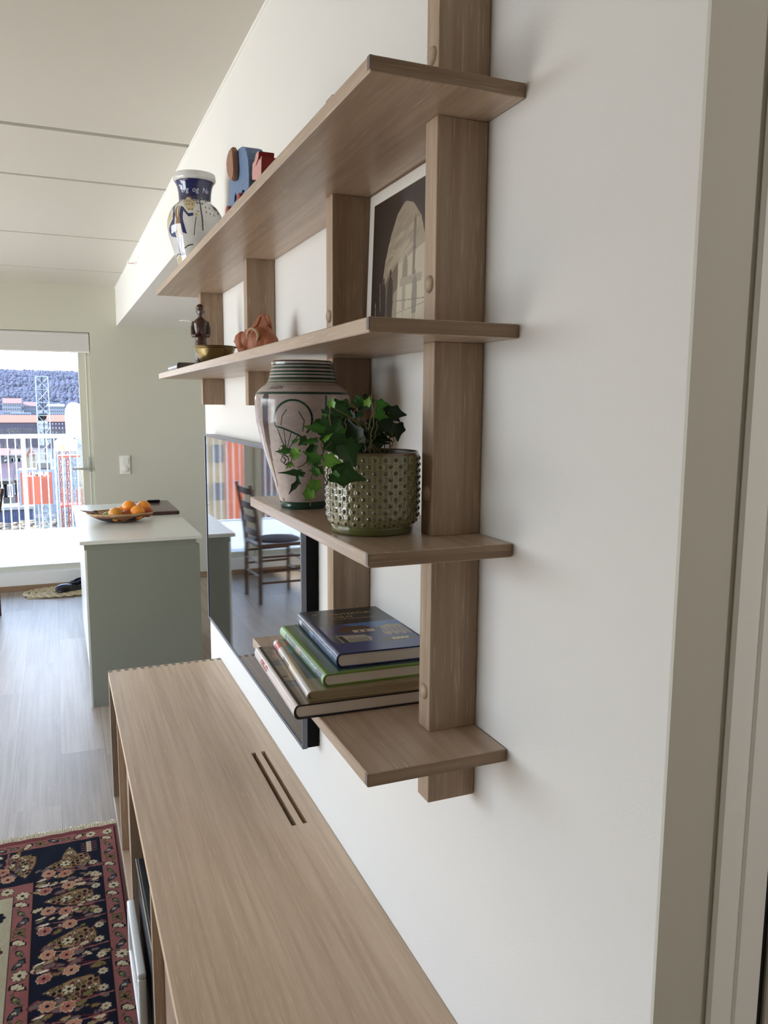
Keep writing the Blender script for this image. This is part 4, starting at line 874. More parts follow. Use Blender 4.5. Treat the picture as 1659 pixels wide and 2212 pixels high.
# ------------------------------------------------------------------ wall fittings
sw = thing('light_switch', 'white double switch plate on the far wall beside the balcony door', 'switch', (.026, YF, .974))
pl = pm('switch_plastic', (232, 232, 226), .35)
MB().box(-.043, .043, -.009, 0, 0, .166, .003, 2).build('plate', pl, sw); MB().box(-.028, .028, -.014, -.009, .092, .148, .002, 2).build('rocker', pl, sw)
o = MB().lathe([(0, .014), (.02, .014), (.026, .012), (.027, 0)], (0, 0, 0), 32).build('dimmer_knob', pl, sw, True); o.rotation_euler = (PI/2, 0, 0); o.location = (0, -.004, .048)
spk = thing('sprinkler', 'small white sprinkler head on the upper wall near the ceiling', 'sprinkler', (0, 5.246, 2.451))
wp = pm('sprinkler_white', (236, 236, 230), .35)
o = MB().lathe([(0, .012), (.03, .008), (.042, .002), (.043, 0)], (0, 0, 0), 32).build('escutcheon', wp, spk, True); o.rotation_euler = (0, -PI/2, 0)
mb = MB().tube([(-.008, 0, 0), (-.03, 0, 0)], .010, 12); mb.tube([(-.03, .010, 0), (-.045, .014, 0), (-.066, 0, 0)], .003, 6).tube([(-.03, -.010, 0), (-.045, -.014, 0), (-.066, 0, 0)], .003, 6); mb.build('frame_arms', wp, spk, True)
o = MB().lathe([(0, .002), (.014, .001), (.018, 0), (0, -.001)], (0, 0, 0), 16).build('deflector', wp, spk); o.rotation_euler = (0, -PI/2, 0); o.location = (-.068, 0, 0)
MB().tube([(-.032, 0, 0), (-.062, 0, 0)], .003, 8).build('bulb', pm('red_bulb', (200, 40, 30), .2), spk, True)
dl = thing('downlight', 'small round recessed lamp in the lowered ceiling above the kitchen', 'lamp', (.473, 6.576, ZS))
o = MB().lathe([(.028, -.001), (.030, -.004), (.045, -.004), (.047, 0)], (0, 0, 0), 32).build('ring', M['trim'], dl, True)
MB().lathe([(0, -.001), (.028, -.001)], (0, 0, 0), 24).build('lens', pm('lamp_lens', (150, 148, 140), .3), dl)
# ------------------------------------------------------------------ floor mat, clogs
mt = thing('woven_mat', 'braided oval straw mat on the floor below the balcony door', 'mat', (-.52, 7.075, 0))
st_ = pm('straw_braid', (196, 180, 146), .85, var=.15, vs=60, bump=.4, bs=200)
mb = MB()
for k, (rx, ry) in enumerate(((.30, .165), (.245, .115), (.19, .065), (.13, .022))):
    n = 26-5*k
    for i in range(n):
        a = 2*PI*i/n; a2 = 2*PI*(i+1.25)/n
        for s in (-1, 1):
            pts = [((rx+s*.018*math.cos(PI*q_))*math.cos(a+(a2-a)*q_), (ry+s*.018*math.cos(PI*q_))*math.sin(a+(a2-a)*q_), .010+.006*math.sin(PI*q_)) for q_ in (0, .33, .66, 1)]
            mb.tube(pts, [.006, .0115, .0115, .006], 6)
mb.box(-.28, .28, -.14, .14, .001, .008); mb.build('braid', st_, mt, True)
def clog(loc, rz, label):
    c = thing('clog', label, 'clog', loc, rz, None); m = pm('clog_rubber', (40, 42, 52), .3); mb = MB()
    mb.ball((0, .07, .035), (.045, .075, .032)); mb.ball((0, -.03, .03), (.038, .08, .028)); mb.ball((0, -.095, .035), (.035, .03, .032)); mb.box(-.04, .04, -.11, .13, 0, .022, .01, 2)
    voxel(mb, 'shoe_body', m, .004, c, 3)
    MB().ball((0, -.045, .053), (.028, .055, .014)).build('opening', M['black'], c, True)
    mb = MB().tube([(-.038, -.02, .045), (-.04, -.07, .075), (-.02, -.11, .085), (.02, -.11, .085), (.04, -.07, .075), (.038, -.02, .045)], .008, 8); mb.build('heel_strap', M['black'], c, True); return c
clog((-.46, 7.05, .0235), PI/2+.5, 'dark rubber clog on the straw mat, the nearer of the pair'); clog((-.335, 7.19, .0235), PI/2+.2, 'black rubber clog at the right edge of the straw mat by the island')
# ------------------------------------------------------------------ ladder-back chair
ch = thing('dining_chair', 'dark wooden ladder-back chair near the balcony door, mirrored in the television', 'chair', (-1.185, 6.29, 0), -.07)
cwd = wood('chair_wood', 2, (98, 66, 44), (66, 42, 28), (120, 88, 62), .35)
hw = .19
for s in (-1, 1):
    MB().tube([(.19, s*hw, 0), (.185, s*hw, .45), (.215, s*hw, .72), (.262, s*hw, .965)], [.017, .019, .016, .014], 12).build('back_leg', cwd, ch, True)
    MB().tube([(-.19, s*(hw+.02), 0), (-.19, s*(hw+.02), .47)], [.016, .019], 12).build('front_leg', cwd, ch, True)
for z0 in (.545, .655, .765, .882):
    xo = .185+.06*((z0-.5)/.45); mb = MB(); n = 8; Aq = []
    for i in range(n+1):
        u = -1+2*i/n; x = xo+.03+.024*(1-u*u); hgt_ = .045+.006*(1-u*u)
        Aq.append([mb.bm.verts.new((x+dx+.0*hh, u*hw, z0+hh*hgt_)) for dx, hh in ((-.005, 0), (.005, 0), (.005, 1), (-.005, 1))])
    for A, B in zip(Aq, Aq[1:]):
        for q_ in range(4): mb.bm.faces.new((A[q_], A[(q_+1) % 4], B[(q_+1) % 4], B[q_]))
    mb.bm.faces.new(Aq[0]); mb.bm.faces.new(Aq[-1][::-1])
    o = mb.build('back_slat', cwd, ch); o.location.x = -.03
MB().box(-.225, .205, -.215, .215, .462, .49, .01, 3).build('seat', cwd, ch)
mb = MB(); mb.ball((-.02, 0, .492), (.19, .19, .024)); mb.build('seat_cushion', pm('cushion_dark', (70, 62, 66), .9), ch, True)
for z0 in (.17, .27, .38):
    for s in (-1, 1): MB().tube([(.188, s*hw, z0), (-.19, s*(hw+.02), z0)], .009, 8).build('stretcher', cwd, ch, True)
for z0 in (.22, .33): MB().tube([(-.19, -hw-.02, z0), (-.19, hw+.02, z0)], .009, 8).build('stretcher', cwd, ch, True); MB().tube([(.188, -hw, z0), (.188, hw, z0)], .009, 8).build('stretcher', cwd, ch, True)
# ------------------------------------------------------------------ patterned rug
rg = thing('patterned_rug', 'dark blue and rose patterned oriental rug beside the sideboard', 'rug', (-1.0, 2.1, 0), 0)
RW, RL = 1.25, 1.75; RX1, RY1 = -.381, 2.998
cr = Canvas(RW, RL, 560, 800, (14, 18, 34))
# u is measured from the right edge towards the left, v from the far edge towards the camera
ROSE, NAVY, CREAM, OLIVE, DRED, BLK = (140, 86, 80), (14, 18, 34), (192, 176, 142), (112, 104, 56), (96, 36, 40), (18, 12, 16)
PK, TAU = (178, 124, 98), (110, 92, 86)
Em = .016; b1w = .052; nav = .212; b2w = .060
cr.rect(0, RW, 0, RL, (116, 60, 60)); cr.rect(.006, RW-.006, .02, RL-.02, BLK); cr.rect(.010, RW-.010, .024, RL-.024, ROSE)
i0 = .010+b1w; cr.rect(i0, RW-i0, .024+b1w, RL-.024-b1w, BLK); i1 = i0+.003; cr.rect(i1, RW-i1, .027+b1w, RL-.027-b1w, NAVY)
i2 = i1+nav; cr.rect(i2, RW-i2, .027+b1w+nav, RL-.027-b1w-nav, BLK); cr.rect(i2+.003, RW-i2-.003, .03+b1w+nav, RL-.03-b1w-nav, ROSE)
i3 = i2+b2w; cr.rect(i3, RW-i3, .03+b1w+nav+b2w, RL-.03-b1w-nav-b2w, BLK); cr.rect(i3+.0025, RW-i3-.0025, .0325+b1w+nav+b2w, RL-.0325-b1w-nav-b2w, (176, 166, 136))
def flower(x, y, r, c1, c2, n=8, rot=0, oc=CREAM):
    for k in range(n): a = rot+2*PI*k/n; cr.ell(x+.62*r*math.cos(a), y+.62*r*math.sin(a), r*.46, r*.36, oc, a)
    for k in range(n): a = rot+2*PI*k/n; cr.ell(x+.62*r*math.cos(a), y+.62*r*math.sin(a), r*.38, r*.27, c1, a)
    cr.ell(x, y, r*.26, r*.26, c2)
def leafp(x, y, L, ang, c1, oc=BLK, wid=.32):
    ca, sa = math.cos(ang), math.sin(ang)
    def T(s, w2): return [(x+ca*u*L-sa*v*L*s, y+sa*u*L+ca*v*L*s) for u, v in w2]
    P = [(-.5, 0), (-.25, wid), (-.05, wid*.65), (.08, wid*1.05), (.2, wid*.5), (.32, wid*.7), (.5, 0), (.3, -wid*.5), (.1, -wid*.8), (-.1, -wid*.6), (-.3, -wid)]
    cr.poly(T(1, P), oc); cr.poly([(x+(a-x)*.74, y+(b-y)*.74) for a, b in T(1, P)], c1)
def tulip(x, y, L, ang, c1, oc):
    ca, sa = math.cos(ang), math.sin(ang)
    for dx, dy, rx, ry, c in ((0, 0, .5, .26, oc), (.1, .12, .38, .1, (70, 84, 84)), (.1, -.12, .38, .1, (70, 84, 84)), (.02, 0, .34, .15, c1), (-.1, 0, .12, .08, (150, 140, 70))):
        cr.ell(x+ca*dx*L-sa*dy*L, y+sa*dx*L+ca*dy*L, rx*L, ry*L, c, ang)
def border(pos, n, horizontal, c0, w_, off=0, seed=0):
    rs = random.Random(seed)
    for k in range(n):
        s = pos[0]+(pos[1]-pos[0])*(k+.5)/n; t_ = k % 4; cen = c0+rs.uniform(-.004, .004)
        x, y = (cen, s) if not horizontal else (s, cen); a = (PI/2 if not horizontal else 0)
        if t_ == 0: flower(x, y, w_*.36, OLIVE if k % 8 else CREAM, NAVY, 4 if k % 8 else 8, PI/4, BLK); cr.ell(x, y+.0, .004, .003, BLK)
        elif t_ == 1: leafp(x, y, w_*.95, a+.9, CREAM, BLK, .3)
        elif t_ == 2: tulip(x, y, w_*.62, a+.5, OLIVE, NAVY)
        else: leafp(x, y, w_*.9, a-.7, (66, 70, 74), BLK, .28); cr.ell(x, y, .006, .004, CREAM)
        x2, y2 = (c0+(.012 if k % 2 else -.012), s+.5*(pos[1]-pos[0])/n) if not horizontal else (s+.5*(pos[1]-pos[0])/n, c0+(.012 if k % 2 else -.012))
        cr.line([(x, y), (x2, y2)], .0022, BLK); cr.ell(x2, y2, .007, .005, (92, 82, 62), rs.random()*3)
L0 = .026
border((L0, RL-L0), 38, False, .010+b1w/2, b1w, seed=1); border((L0, RL-L0), 38, False, RW-.010-b1w/2, b1w, seed=2)
border((.07, RW-.07), 26, True, .024+b1w/2, b1w, seed=3); border((.07, RW-.07), 26, True, RL-.024-b1w/2, b1w, seed=4)
border((L0+.31, RL-L0-.31), 22, False, i2+.003+b2w/2, b2w, seed=5); border((L0+.31, RL-L0-.31), 22, False, RW-i2-.003-b2w/2, b2w, seed=6)
border((i3, RW-i3), 14, True, .03+b1w+nav+b2w/2, b2w, seed=7); border((i3, RW-i3), 14, True, RL-.03-b1w-nav-b2w/2, b2w, seed=8)
def cone(x, y, L, ang):
    ca, sa = math.cos(ang), math.sin(ang)
    P = [(-.52, 0), (-.3, .13), (0, .25), (.3, .3), (.46, .22), (.5, 0), (.46, -.22), (.3, -.3), (0, -.25), (-.3, -.13)]
    T = lambda u, v: (x+ca*u*L-sa*v*L, y+sa*u*L+ca*v*L)
    cr.poly([T(u*1.05, v*1.1) for u, v in P], (60, 40, 34)); cr.poly([T(*p) for p in P], (142, 112, 78))
    for i in range(-4, 5):
        for j in range(-2, 3):
            u, v = i*.105, (j+(i % 2)*.5)*.12
            if abs(v) < .1+.16*(u+.5): cc = [CREAM, DRED, BLK, OLIVE][(i*3+j) % 4]; cr.ell(*T(u, v), L*.043, L*.05, BLK, ang); cr.ell(*T(u, v), L*.028, L*.034, cc, ang)
    flower(*T(-.05, 0), L*.13, CREAM, BLK, 6, ang, BLK)
def navy_band(u_c, v0, v1, horiz=False, seed=0):
    rs = random.Random(seed); per = .215; v = v0; X = lambda du, dv: (u_c+du*1.38, v+dv*.92) if not horiz else (v+dv*.92, u_c+du*1.38)
    an = 0 if not horiz else PI/2
    sgn = 1
    while v < v1-.05:
        cone(*X(0, .015), .145, an+PI+.1*sgn)
        for _ in range(40):
            p = X(rs.uniform(-.07, .07), rs.uniform(.03, .2)); leafp(p[0], p[1], rs.uniform(.028, .05), an+rs.uniform(-.7, .7)+PI*(rs.random() > .5), rs.choice([CREAM, OLIVE, (150, 130, 96), TAU, TAU]), rs.choice([BLK, DRED, (40, 16, 30)]), .3)
        for ds in (.07, .15):
            cr.line([X(-.075, ds), X(-.02, ds+.004), X(.04, ds+.018)], .0055, ROSE); cr.line([X(-.02, ds+.004), X(.035, ds-.012)], .0045, ROSE); cr.line([X(-.05, ds), X(-.01, ds-.014)], .003, DRED)
        flower(*X(.045, .065), .021, PK, NAVY, 8, .2); flower(*X(.008, .085), .020, (168, 104, 84), NAVY, 8, .5); flower(*X(.052, .175), .020, (156, 92, 80), NAVY, 8); flower(*X(.0, .165), .021, PK, NAVY, 8, .3)
        flower(*X(-.058, .045), .014, CREAM, DRED, 7, 0, TAU); flower(*X(-.060, .125), .014, CREAM, TAU, 7, 0, TAU); flower(*X(-.060, .205), .014, CREAM, TAU, 7, 0, TAU)
        cr.ell(*X(.062, .115), .014, .007, (84, 76, 66), an+.4); cr.ell(*X(.062, .115), .008, .004, OLIVE, an+.4)
        leafp(*X(.055, .14), .05, an, (214, 200, 176), DRED, .16); leafp(*X(.06, .10), .045, an+.2, (214, 200, 176), DRED, .14)
        v += per; sgn = -sgn
navy_band(i1+nav/2, .20, RL-.1, False, 11); navy_band(RW-i1-nav/2, .13, RL-.1, False, 12); navy_band(.027+b1w+nav/2, .30, RW-.25, True, 13); navy_band(RL-.027-b1w-nav/2, .30, RW-.25, True, 14)
cone(i1+.1, .155, .085, PI/2); x_ = i1+.035
cr.rect(x_-.008, x_+.008, .095, .165, CREAM)
for k in range(5): cr.line([(x_-.025, .10+k*.015), (x_-.006, .106+k*.015)], .003, ROSE); cr.line([(x_+.025, .105+k*.015), (x_+.006, .109+k*.015)], .003, ROSE); cr.rect(x_-.005, x_+.005, .1+k*.013, .104+k*.013, DRED)
for k in range(6):
    for j in range(8):
        fx, fy = i3+.05+j*(RW-2*i3-.10)/7, .46+k*.17
        flower(fx, fy, .03, [NAVY, DRED, OLIVE][(k+j) % 3], CREAM, 8, 0, BLK); cr.line([(fx, fy), (fx+.06, fy+.06), (fx+.02, fy+.12)], .003, BLK)
cr.mottle(.10, 200)
o = cr.mesh('rug_field', lambda U, V: (RX1-U, RY1-V, .0095+.0006*np.sin(U*90+np.sin(V*20))+0*V), vm('wool_pile', .95, spec=.1, bump=.8, bs=1200), rg); ln(o, rg)
ln(MB().box(RX1-RW, RX1, RY1-RL, RY1, .0005, .0088).build('rug_back', pm('rug_backing', (120, 60, 60), .95), rg), rg)
mb = MB()
for k in range(900):
    x = RX1-RW*(k+random.random())/900; yk = RY1-.003; L_ = random.uniform(.028, .05); dx = random.uniform(-.012, .012)
    mb.tube([(x, yk, .006), (x+dx*.4, yk+L_*.5, .013), (x+dx, yk+L_, .004)], [.0026, .0024, .0012], 4)
o = mb.build('fringe', pm('cotton_fringe', (206, 196, 172), .9), rg); ln(o, rg); o['kind'] = 'stuff'
# ------------------------------------------------------------------ balcony
DZ = .10
struct('balcony_deck', MB().box(-5.5, 3.5, YF+.30, 10.1, -.1, DZ-.004), M['deck'])
bd = thing('deck_boards', 'sunlit pale deck boards on the balcony', 'decking', (-1, 8.7, DZ-.004))
mb = MB()
for k in range(24): mb.box(-5.5, 3.5, 7.6+k*.104, 7.6+k*.104+.098, DZ-.0038, DZ+.004, .001)
ln(mb.build('boards', M['deck'], bd), bd)
rl = thing('balcony_railing', 'white metal railing with thin upright bars at the edge of the balcony', 'railing', (-1.5, 10.0, DZ+.004))
ln(MB().box(-5.4, 3.4, 9.97, 10.03, 1.185, 1.232, .004).build('top_rail', M['rail'], rl), rl); ln(MB().box(-5.4, 3.4, 9.985, 10.015, .1045, .125, .002).build('bottom_rail', M['rail'], rl), rl)
k = 0; x = -.878
bars = [(-.878+.0822*i) for i in range(-44, 30)]
for i, x in zip(range(-44, 30), bars):
    if i % 11 == 0: ln(MB().box(x-.024, x+.024, 9.98, 10.02, DZ+.004, 1.185, .002).build('rail_post', M['rail'], rl), rl)
    else: ln(MB().tube([(x, 10.0, .12), (x, 10.0, 1.19)], .0075, 6).build('baluster', M['rail'], rl), rl)
# ------------------------------------------------------------------ outside
GZ = -12.
gr = pm('ground_outside', (62, 57, 53), .9, var=.3, vs=.2)
struct('ground', MB().box(-500, 600, 18, 1100, GZ-1, GZ), gr)
hillm = pm('haze_tinted_woods', (48, 50, 62), .95, var=.45, vs=.09)  # bluish grey base colour stands in for distance haze
nx, ny = 220, 50; cvh = Canvas(1, 1, nx, ny, (90, 92, 120))
nz = rng.rand(60, 60)
def bn(u, v, s):
    a = (u*s) % 58; b = (v*s) % 58; i = a.astype(int); j = b.astype(int); fa, fb = a-i, b-j; fa = fa*fa*(3-2*fa); fb = fb*fb*(3-2*fb)
    return (nz[i, j]*(1-fa)+nz[i+1, j]*fa)*(1-fb)+(nz[i, j+1]*(1-fa)+nz[i+1, j+1]*fa)*fb
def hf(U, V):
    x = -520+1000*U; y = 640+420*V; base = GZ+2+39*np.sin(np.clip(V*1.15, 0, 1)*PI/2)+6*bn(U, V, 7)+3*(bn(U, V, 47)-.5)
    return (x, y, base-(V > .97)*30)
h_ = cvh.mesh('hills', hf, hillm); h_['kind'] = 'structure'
# woods covering the hill: crowns over it, far too many to count
hv = np.array([v.co[:] for v in h_.data.vertices]).reshape(ny, nx, 3)
tb_ = bmesh.new(); bmesh.ops.create_icosphere(tb_, subdivisions=2, radius=1); tv_ = np.array([v.co[:] for v in tb_.verts]); tf_ = np.array([[v.index for v in f.verts] for f in tb_.faces]); tb_.free()
NT = 13000; jj = rng.randint(2, ny-4, NT); ii = rng.randint(int(nx*.36), int(nx*.62), NT); rad = rng.uniform(1.0, 2.1, NT); tall = rng.uniform(.9, 1.6, NT)
ctr = hv[jj, ii]+np.stack([rng.uniform(-3, 3, NT), np.zeros(NT), rad*.4], 1)
VV = ctr[:, None, :]+tv_[None]*(np.stack([rad, rad, rad*tall], 1)[:, None, :])*rng.uniform(.78, 1.22, (NT, len(tv_), 1)); FF = tf_[None]+(np.arange(NT)*len(tv_))[:, None, None]
def np_mesh(name, V, F, m):
    me = bpy.data.meshes.new(name); V = V.reshape(-1, 3); F = F.reshape(-1, F.shape[-1]); k_ = F.shape[-1]
    me.vertices.add(len(V)); me.vertices.foreach_set('co', V.astype(np.float32).ravel()); me.loops.add(F.size); me.loops.foreach_set('vertex_index', F.astype(np.int32).ravel())
    me.polygons.add(len(F)); me.polygons.foreach_set('loop_start', np.arange(0, F.size, k_, dtype=np.int32)); me.update(calc_edges=True); me.materials.append(m)
    o = bpy.data.objects.new(name, me); col.objects.link(o); return o
o = np_mesh('woodland', VV, FF, pm('woodland_haze_tint', (54, 55, 66), .95, var=.3, vs=.05)); tag(o, 'leafless woods on the distant hill, tinted bluish grey for haze', 'woods', kind='stuff')  # crowns carry the same haze tint in their colour
DK_ = lambda c, f=.5: tuple(v*f for v in c)
mw = lambda n, c, **k: pm(n, DK_(c), .8, **k)
winm = pm('dark_window', (32, 36, 46), .2); whm = mw('white_render', (190, 196, 204))
def building(name, label, y, pxl, pxr, pyt, pyb, wallm, roofm, rows, cols, depth, roofh, cat='building', eave=.3, winw=.45, winh=.5, base=GZ, wm=None, group=None):
    a = at(pxl, pyt, y); b = at(pxr, pyb, y); xl, xr, zt = a.x, b.x, a.z; zwb = b.z
    t_ = thing(name, label, cat, ((xl+xr)/2, y+depth/2, base), 0, group)
    ln(MB().box(xl, xr, y, y+depth, base, zt).build('walls', wallm, t_), t_)
    if roofm:
        mb = MB().prism([(y-eave, zt), (y+depth/2, zt+roofh), (y+depth+eave, zt)], 'x', xl-eave, xr+eave); ln(mb.build('roof', roofm, t_), t_)
    wdt = (xr-xl)/cols; hh = (zt-zwb)/rows
    for r in range(rows):
        for c in range(cols):
            cx_ = xl+wdt*(c+.5); cz_ = zwb+hh*(r+.5); o = MB().box(cx_-wdt*winw/2, cx_+wdt*winw/2, y-.06, y+.05, cz_-hh*winh/2, cz_+hh*winh/2).build('window', wm or winm, t_); ln(o, t_)
    return t_
pinkr = mw('pink_roof', (206, 132, 108)); orr = mw('orange_tile_roof', (236, 116, 60), var=.1, vs=.3); brk = mw('brick_violet', (104, 92, 108), var=.1, vs=.6)
building('apartment_block', 'pale apartment block with a pink roof, leftmost at the foot of the wooded hill', 520, 6, 47, 871, 906, whm, pinkr, 4, 8, 14, 3)
building('apartment_block', 'pale block with a pale red roof between the leftmost block and the crane mast', 530, 51, 79, 877, 906, mw('white_render_b', (176, 186, 204)), pinkr, 4, 6, 14, 2.4)
building('apartment_block', 'pale block seen just right of the crane mast', 515, 103, 140, 878, 906, mw('white_render_c', (186, 196, 208)), mw('grey_roof', (180, 184, 190)), 4, 8, 14, 1.5)
building('apartment_block', 'light blue low block in front of the leftmost pale blocks', 420, 22, 66, 892, 908, mw('pale_blue_render', (160, 178, 206)), None, 2, 8, 12, 0)
building('brick_building', 'long dark brick building with an orange roof, left of the crane mast', 260, -60, 80, 913, 938, brk, orr, 3, 22, 14, 2.1, wm=pm('dull_window', (42, 42, 56), .4), winw=.35)
building('brick_building', 'brick building with an orange roof and bright windows, right of the crane mast', 255, 103, 146, 911, 938, mw('brick_plum', (104, 84, 104)), orr, 3, 6, 13, 1.9, wm=pm('bright_window', (130, 134, 146), .3), winw=.3, winh=.4)
# bare tree crowns in front of the brick building
for k, (px, py, yy, r_) in enumerate(((8, 955, 190, 2.2), (34, 950, 208, 2.2), (62, 948, 226, 2.2), (112, 950, 208, 2.2), (150, 950, 190, 2.2), (48, 968, 174, 1.5))):
    P = at(px, py, yy)
    lab = ['bare grey tree in front of the brick building, at the left window edge', 'bare grey tree left of the wide railing post', 'bare grey tree just behind the wide railing post', 'bare grey tree right of the crane mast', 'bare grey tree behind the white scaffold cover', 'lower bare tree behind the wide railing post', 'lower bare tree at the left window edge'][k]
    t_ = thing('bare_tree', lab, 'tree', (P.x, P.y, GZ), 0, 'bare trees in front of the brick building'); mb = MB(); rs = random.Random(k)
    def br_(p, d, L, r, n):
        q_ = p+d*L; mb.tube([p, q_], [r, r*.6], 4)
        if n:
            for _ in range(4): br_(q_, (d+Vector((rs.uniform(-.6, .6), rs.uniform(-.6, .6), rs.uniform(-.1, .5)))).normalized(), L*.68, r*.55, n-1)
    hh = P.z+r_-GZ; br_(Vector((0, 0, 0)), Vector((0, 0, 1)), hh*.42, .16, 4); mb.build('branches', mw('bark_grey_%d' % k, (112, 104, 104)), t_)
# crane mast
def lattice(t_, x0, x1, y0, y1, z0, z1, step, r, m, name='lattice'):
    for (x, y) in ((x0, y0), (x1, y0), (x0, y1), (x1, y1)): ln(MB().tube([(x, y, z0), (x, y, z1)], r, 6).build('mast_leg', m, t_), t_)
    mb = MB(); n = max(1, int((z1-z0)/step))
    for k in range(n):
        a, b = z0+(z1-z0)*k/n, z0+(z1-z0)*(k+1)/n; f = k % 2
        for p, q_ in (((x0, y0), (x1, y0)), ((x1, y0), (x1, y1)), ((x1, y1), (x0, y1)), ((x0, y1), (x0, y0))):
            p, q_ = (p, q_) if f else (q_, p); mb.tube([(p[0], p[1], a), (q_[0], q_[1], b)], r*.6, 5); mb.tube([(p[0], p[1], b), (q_[0], q_[1], b)], r*.6, 5)
    ln(mb.build('cross_braces', m, t_), t_)
pal = pm('galvanised_pale', (112, 122, 126), .5); a = at(76, 813, 130); b = at(103, 813, 130)
cm = thing('crane_mast', 'tall pale lattice crane mast rising above the railing', 'crane', ((a.x+b.x)/2, 131, GZ))
lattice(cm, a.x, b.x, 130, 132, GZ, a.z, 1.9, .075, pal); ln(MB().box(a.x+.8, a.x+.92, 130.4, 130.6, GZ, a.z).build('cable_pipe', M['dark'], cm), cm)
# wrapped towers
wrap = pm('white_tarpaulin', (222, 220, 214), .8, bump=.5, bs=2)
def wrapped(label, y, pl_, pr_, pt, pb, lat=None):
    a = at(pl_, pt, y); b = at(pr_, pb, y); w_ = b.x-a.x; t_ = thing('wrapped_scaffold', label, 'scaffold', ((a.x+b.x)/2, y+w_/2, GZ))
    h = a.z-b.z; mb = MB().prism([(a.x, b.z), (b.x, b.z), (b.x+.02*w_, b.z+.6*h), (b.x-.05*w_, b.z+.88*h), (b.x-.3*w_, b.z+h), (a.x+.3*w_, b.z+h), (a.x+.06*w_, b.z+.86*h), (a.x-.03*w_, b.z+.6*h)], 'y', y, y+w_, .0)
    bmesh.ops.bevel(mb.bm, geom=mb.bm.edges[:], offset=.06*w_, segments=2, affect='EDGES'); ln(mb.build('tarpaulin', wrap, t_, True), t_)
    lattice(t_, a.x+.05, b.x-.05, y+.05, y+w_-.05, GZ, b.z, 1.0, .04, pal); return t_, a, b
wrapped('scaffold wrapped in white sheeting, the taller one at the door frame', 72, 140, 180, 869, 938)
t_, a, b = wrapped('low white-covered scaffold hood with an orange mark below the taller one', 58, 118, 166, 946, 975)
ln(MB().prism([(a.x+.42, a.z-.75), (a.x+.50, a.z-.38), (a.x+.58, a.z-.55), (a.x+.60, a.z-.9)], 'y', 57.97, 58.0).build('emblem', pm('orange_mark', (240, 170, 60), .5), t_), t_)
# orange hoist cage
orgp = pm('hoist_orange', (124, 40, 2), .5, var=.05, vs=3); gy = pm('hoist_grey', (74, 79, 92), .5)
y = 45; a = at(44, 1022, y); b = at(115, 1088, y)
ho = thing('construction_hoist', 'orange construction lift car with white lettering beyond the railing', 'construction lift', ((a.x+b.x)/2, y+.6, GZ))
ln(MB().box(a.x, b.x, y, y+1.3, b.z, a.z, .01).build('cage', orgp, ho), ho)
w_ = b.x-a.x
mb = MB()
for k in (.28, .62): mb.box(a.x+w_*k-.012, a.x+w_*k+.012, y-.03, y, b.z, a.z-.25)
for k in range(9): mb.box(a.x+w_*(.66+.035*k), a.x+w_*(.66+.035*k)+.012, y-.02, y, b.z+.05, a.z-.3)
ln(mb.build('panel_ribs', pm('hoist_orange_dark', (106, 32, 6), .5), ho), ho)
mb = MB().box(a.x-.11, a.x, y-.02, y+1.3, b.z-.05, a.z+.16).box(b.x, b.x+.11, y-.02, y+1.3, b.z-.05, a.z+.16).box(a.x, b.x, y-.02, y+1.3, a.z, a.z+.16); ln(mb.build('car_frame', gy, ho), ho)
mb = MB()
for x in (a.x+.5, a.x+.9, a.x+1.3, b.x): mb.tube([(x, y, a.z+.16), (x, y, a.z+1.0)], .025, 6)
for z_ in (.55, 1.0): mb.tube([(a.x+.5, y, a.z+z_), (b.x, y, a.z+z_)], .025, 6)
ln(mb.build('guard_rail', pal, ho), ho); ln(MB().box(a.x+.8, a.x+1.45, y+.2, y+.7, a.z+.16, a.z+.5, .04).build('motor', pm('motor_grey', (60, 58, 56), .6), ho), ho)
tp = at(79, 1027, y); text('lettering', 'ALIMAK', .34, WH, lambda x, y_, zz: (tp.x+x-ho.location.x, y-.035-ho.location.y, tp.z-.04+y_-ho.location.z), ho, sx=1.0, bold=.008)
lattice(ho, a.x+.75, a.x+1.35, y+1.5, y+2.1, GZ, a.z+.3, .8, .035, pal)
def mast(label, y, pl_, pr_, pt, m, pb=None):
    a = at(pl_, pt, y); b = at(pr_, pt, y); t_ = thing('hoist_mast', label, 'scaffold', ((a.x+b.x)/2, y, GZ)); lattice(t_, a.x, b.x, y, y+(b.x-a.x), GZ, a.z, .7, .035, m); return t_
orm = pm('mast_orange', (120, 40, 3), .5)
mast('orange lattice mast under the white hood, the left one', 56, 126, 134, 977, orm); mast('orange lattice mast under the white hood, the right one', 57, 142, 149, 977, orm); mast('grey lattice mast beside the door frame, behind the door handle', 62, 156, 166, 985, pm('mast_grey', (100, 104, 108), .5)); mast('thin pale lattice mast right of the lift car', 50, 119, 124, 975, pal)
mast('yellowish lattice mast close to the door frame', 66, 168, 178, 1010, pm('mast_yellow', (140, 118, 70), .5)); mast('grey lattice mast below the orange lift car', 60, 98, 108, 1080, pal)
pf = thing('work_platform', 'red steel platform between the lattice masts beside the lift car', 'platform', (at(150, 1092, 53).x, 53.5, at(150, 1092, 53).z))
a = at(126, 1092, 53); b = at(178, 1092, 53); mb = MB().box(a.x, b.x, 53, 54.3, a.z-.12, a.z).box(a.x, b.x, 53, 54.3, a.z+3.0, a.z+3.1)
for k in range(6): x = a.x+(b.x-a.x)*k/5; mb.tube([(x, 53, a.z), (x, 53, a.z+1)], .03, 5)
ln(mb.build('platform_frame', orm, pf), pf)
a = at(120, 1105, 80); b = at(180, 1105, 80)
fn_ = thing('site_fence', 'grey slatted site fence at the foot of the masts', 'fence', ((a.x+b.x)/2, 80, GZ)); mb = MB()
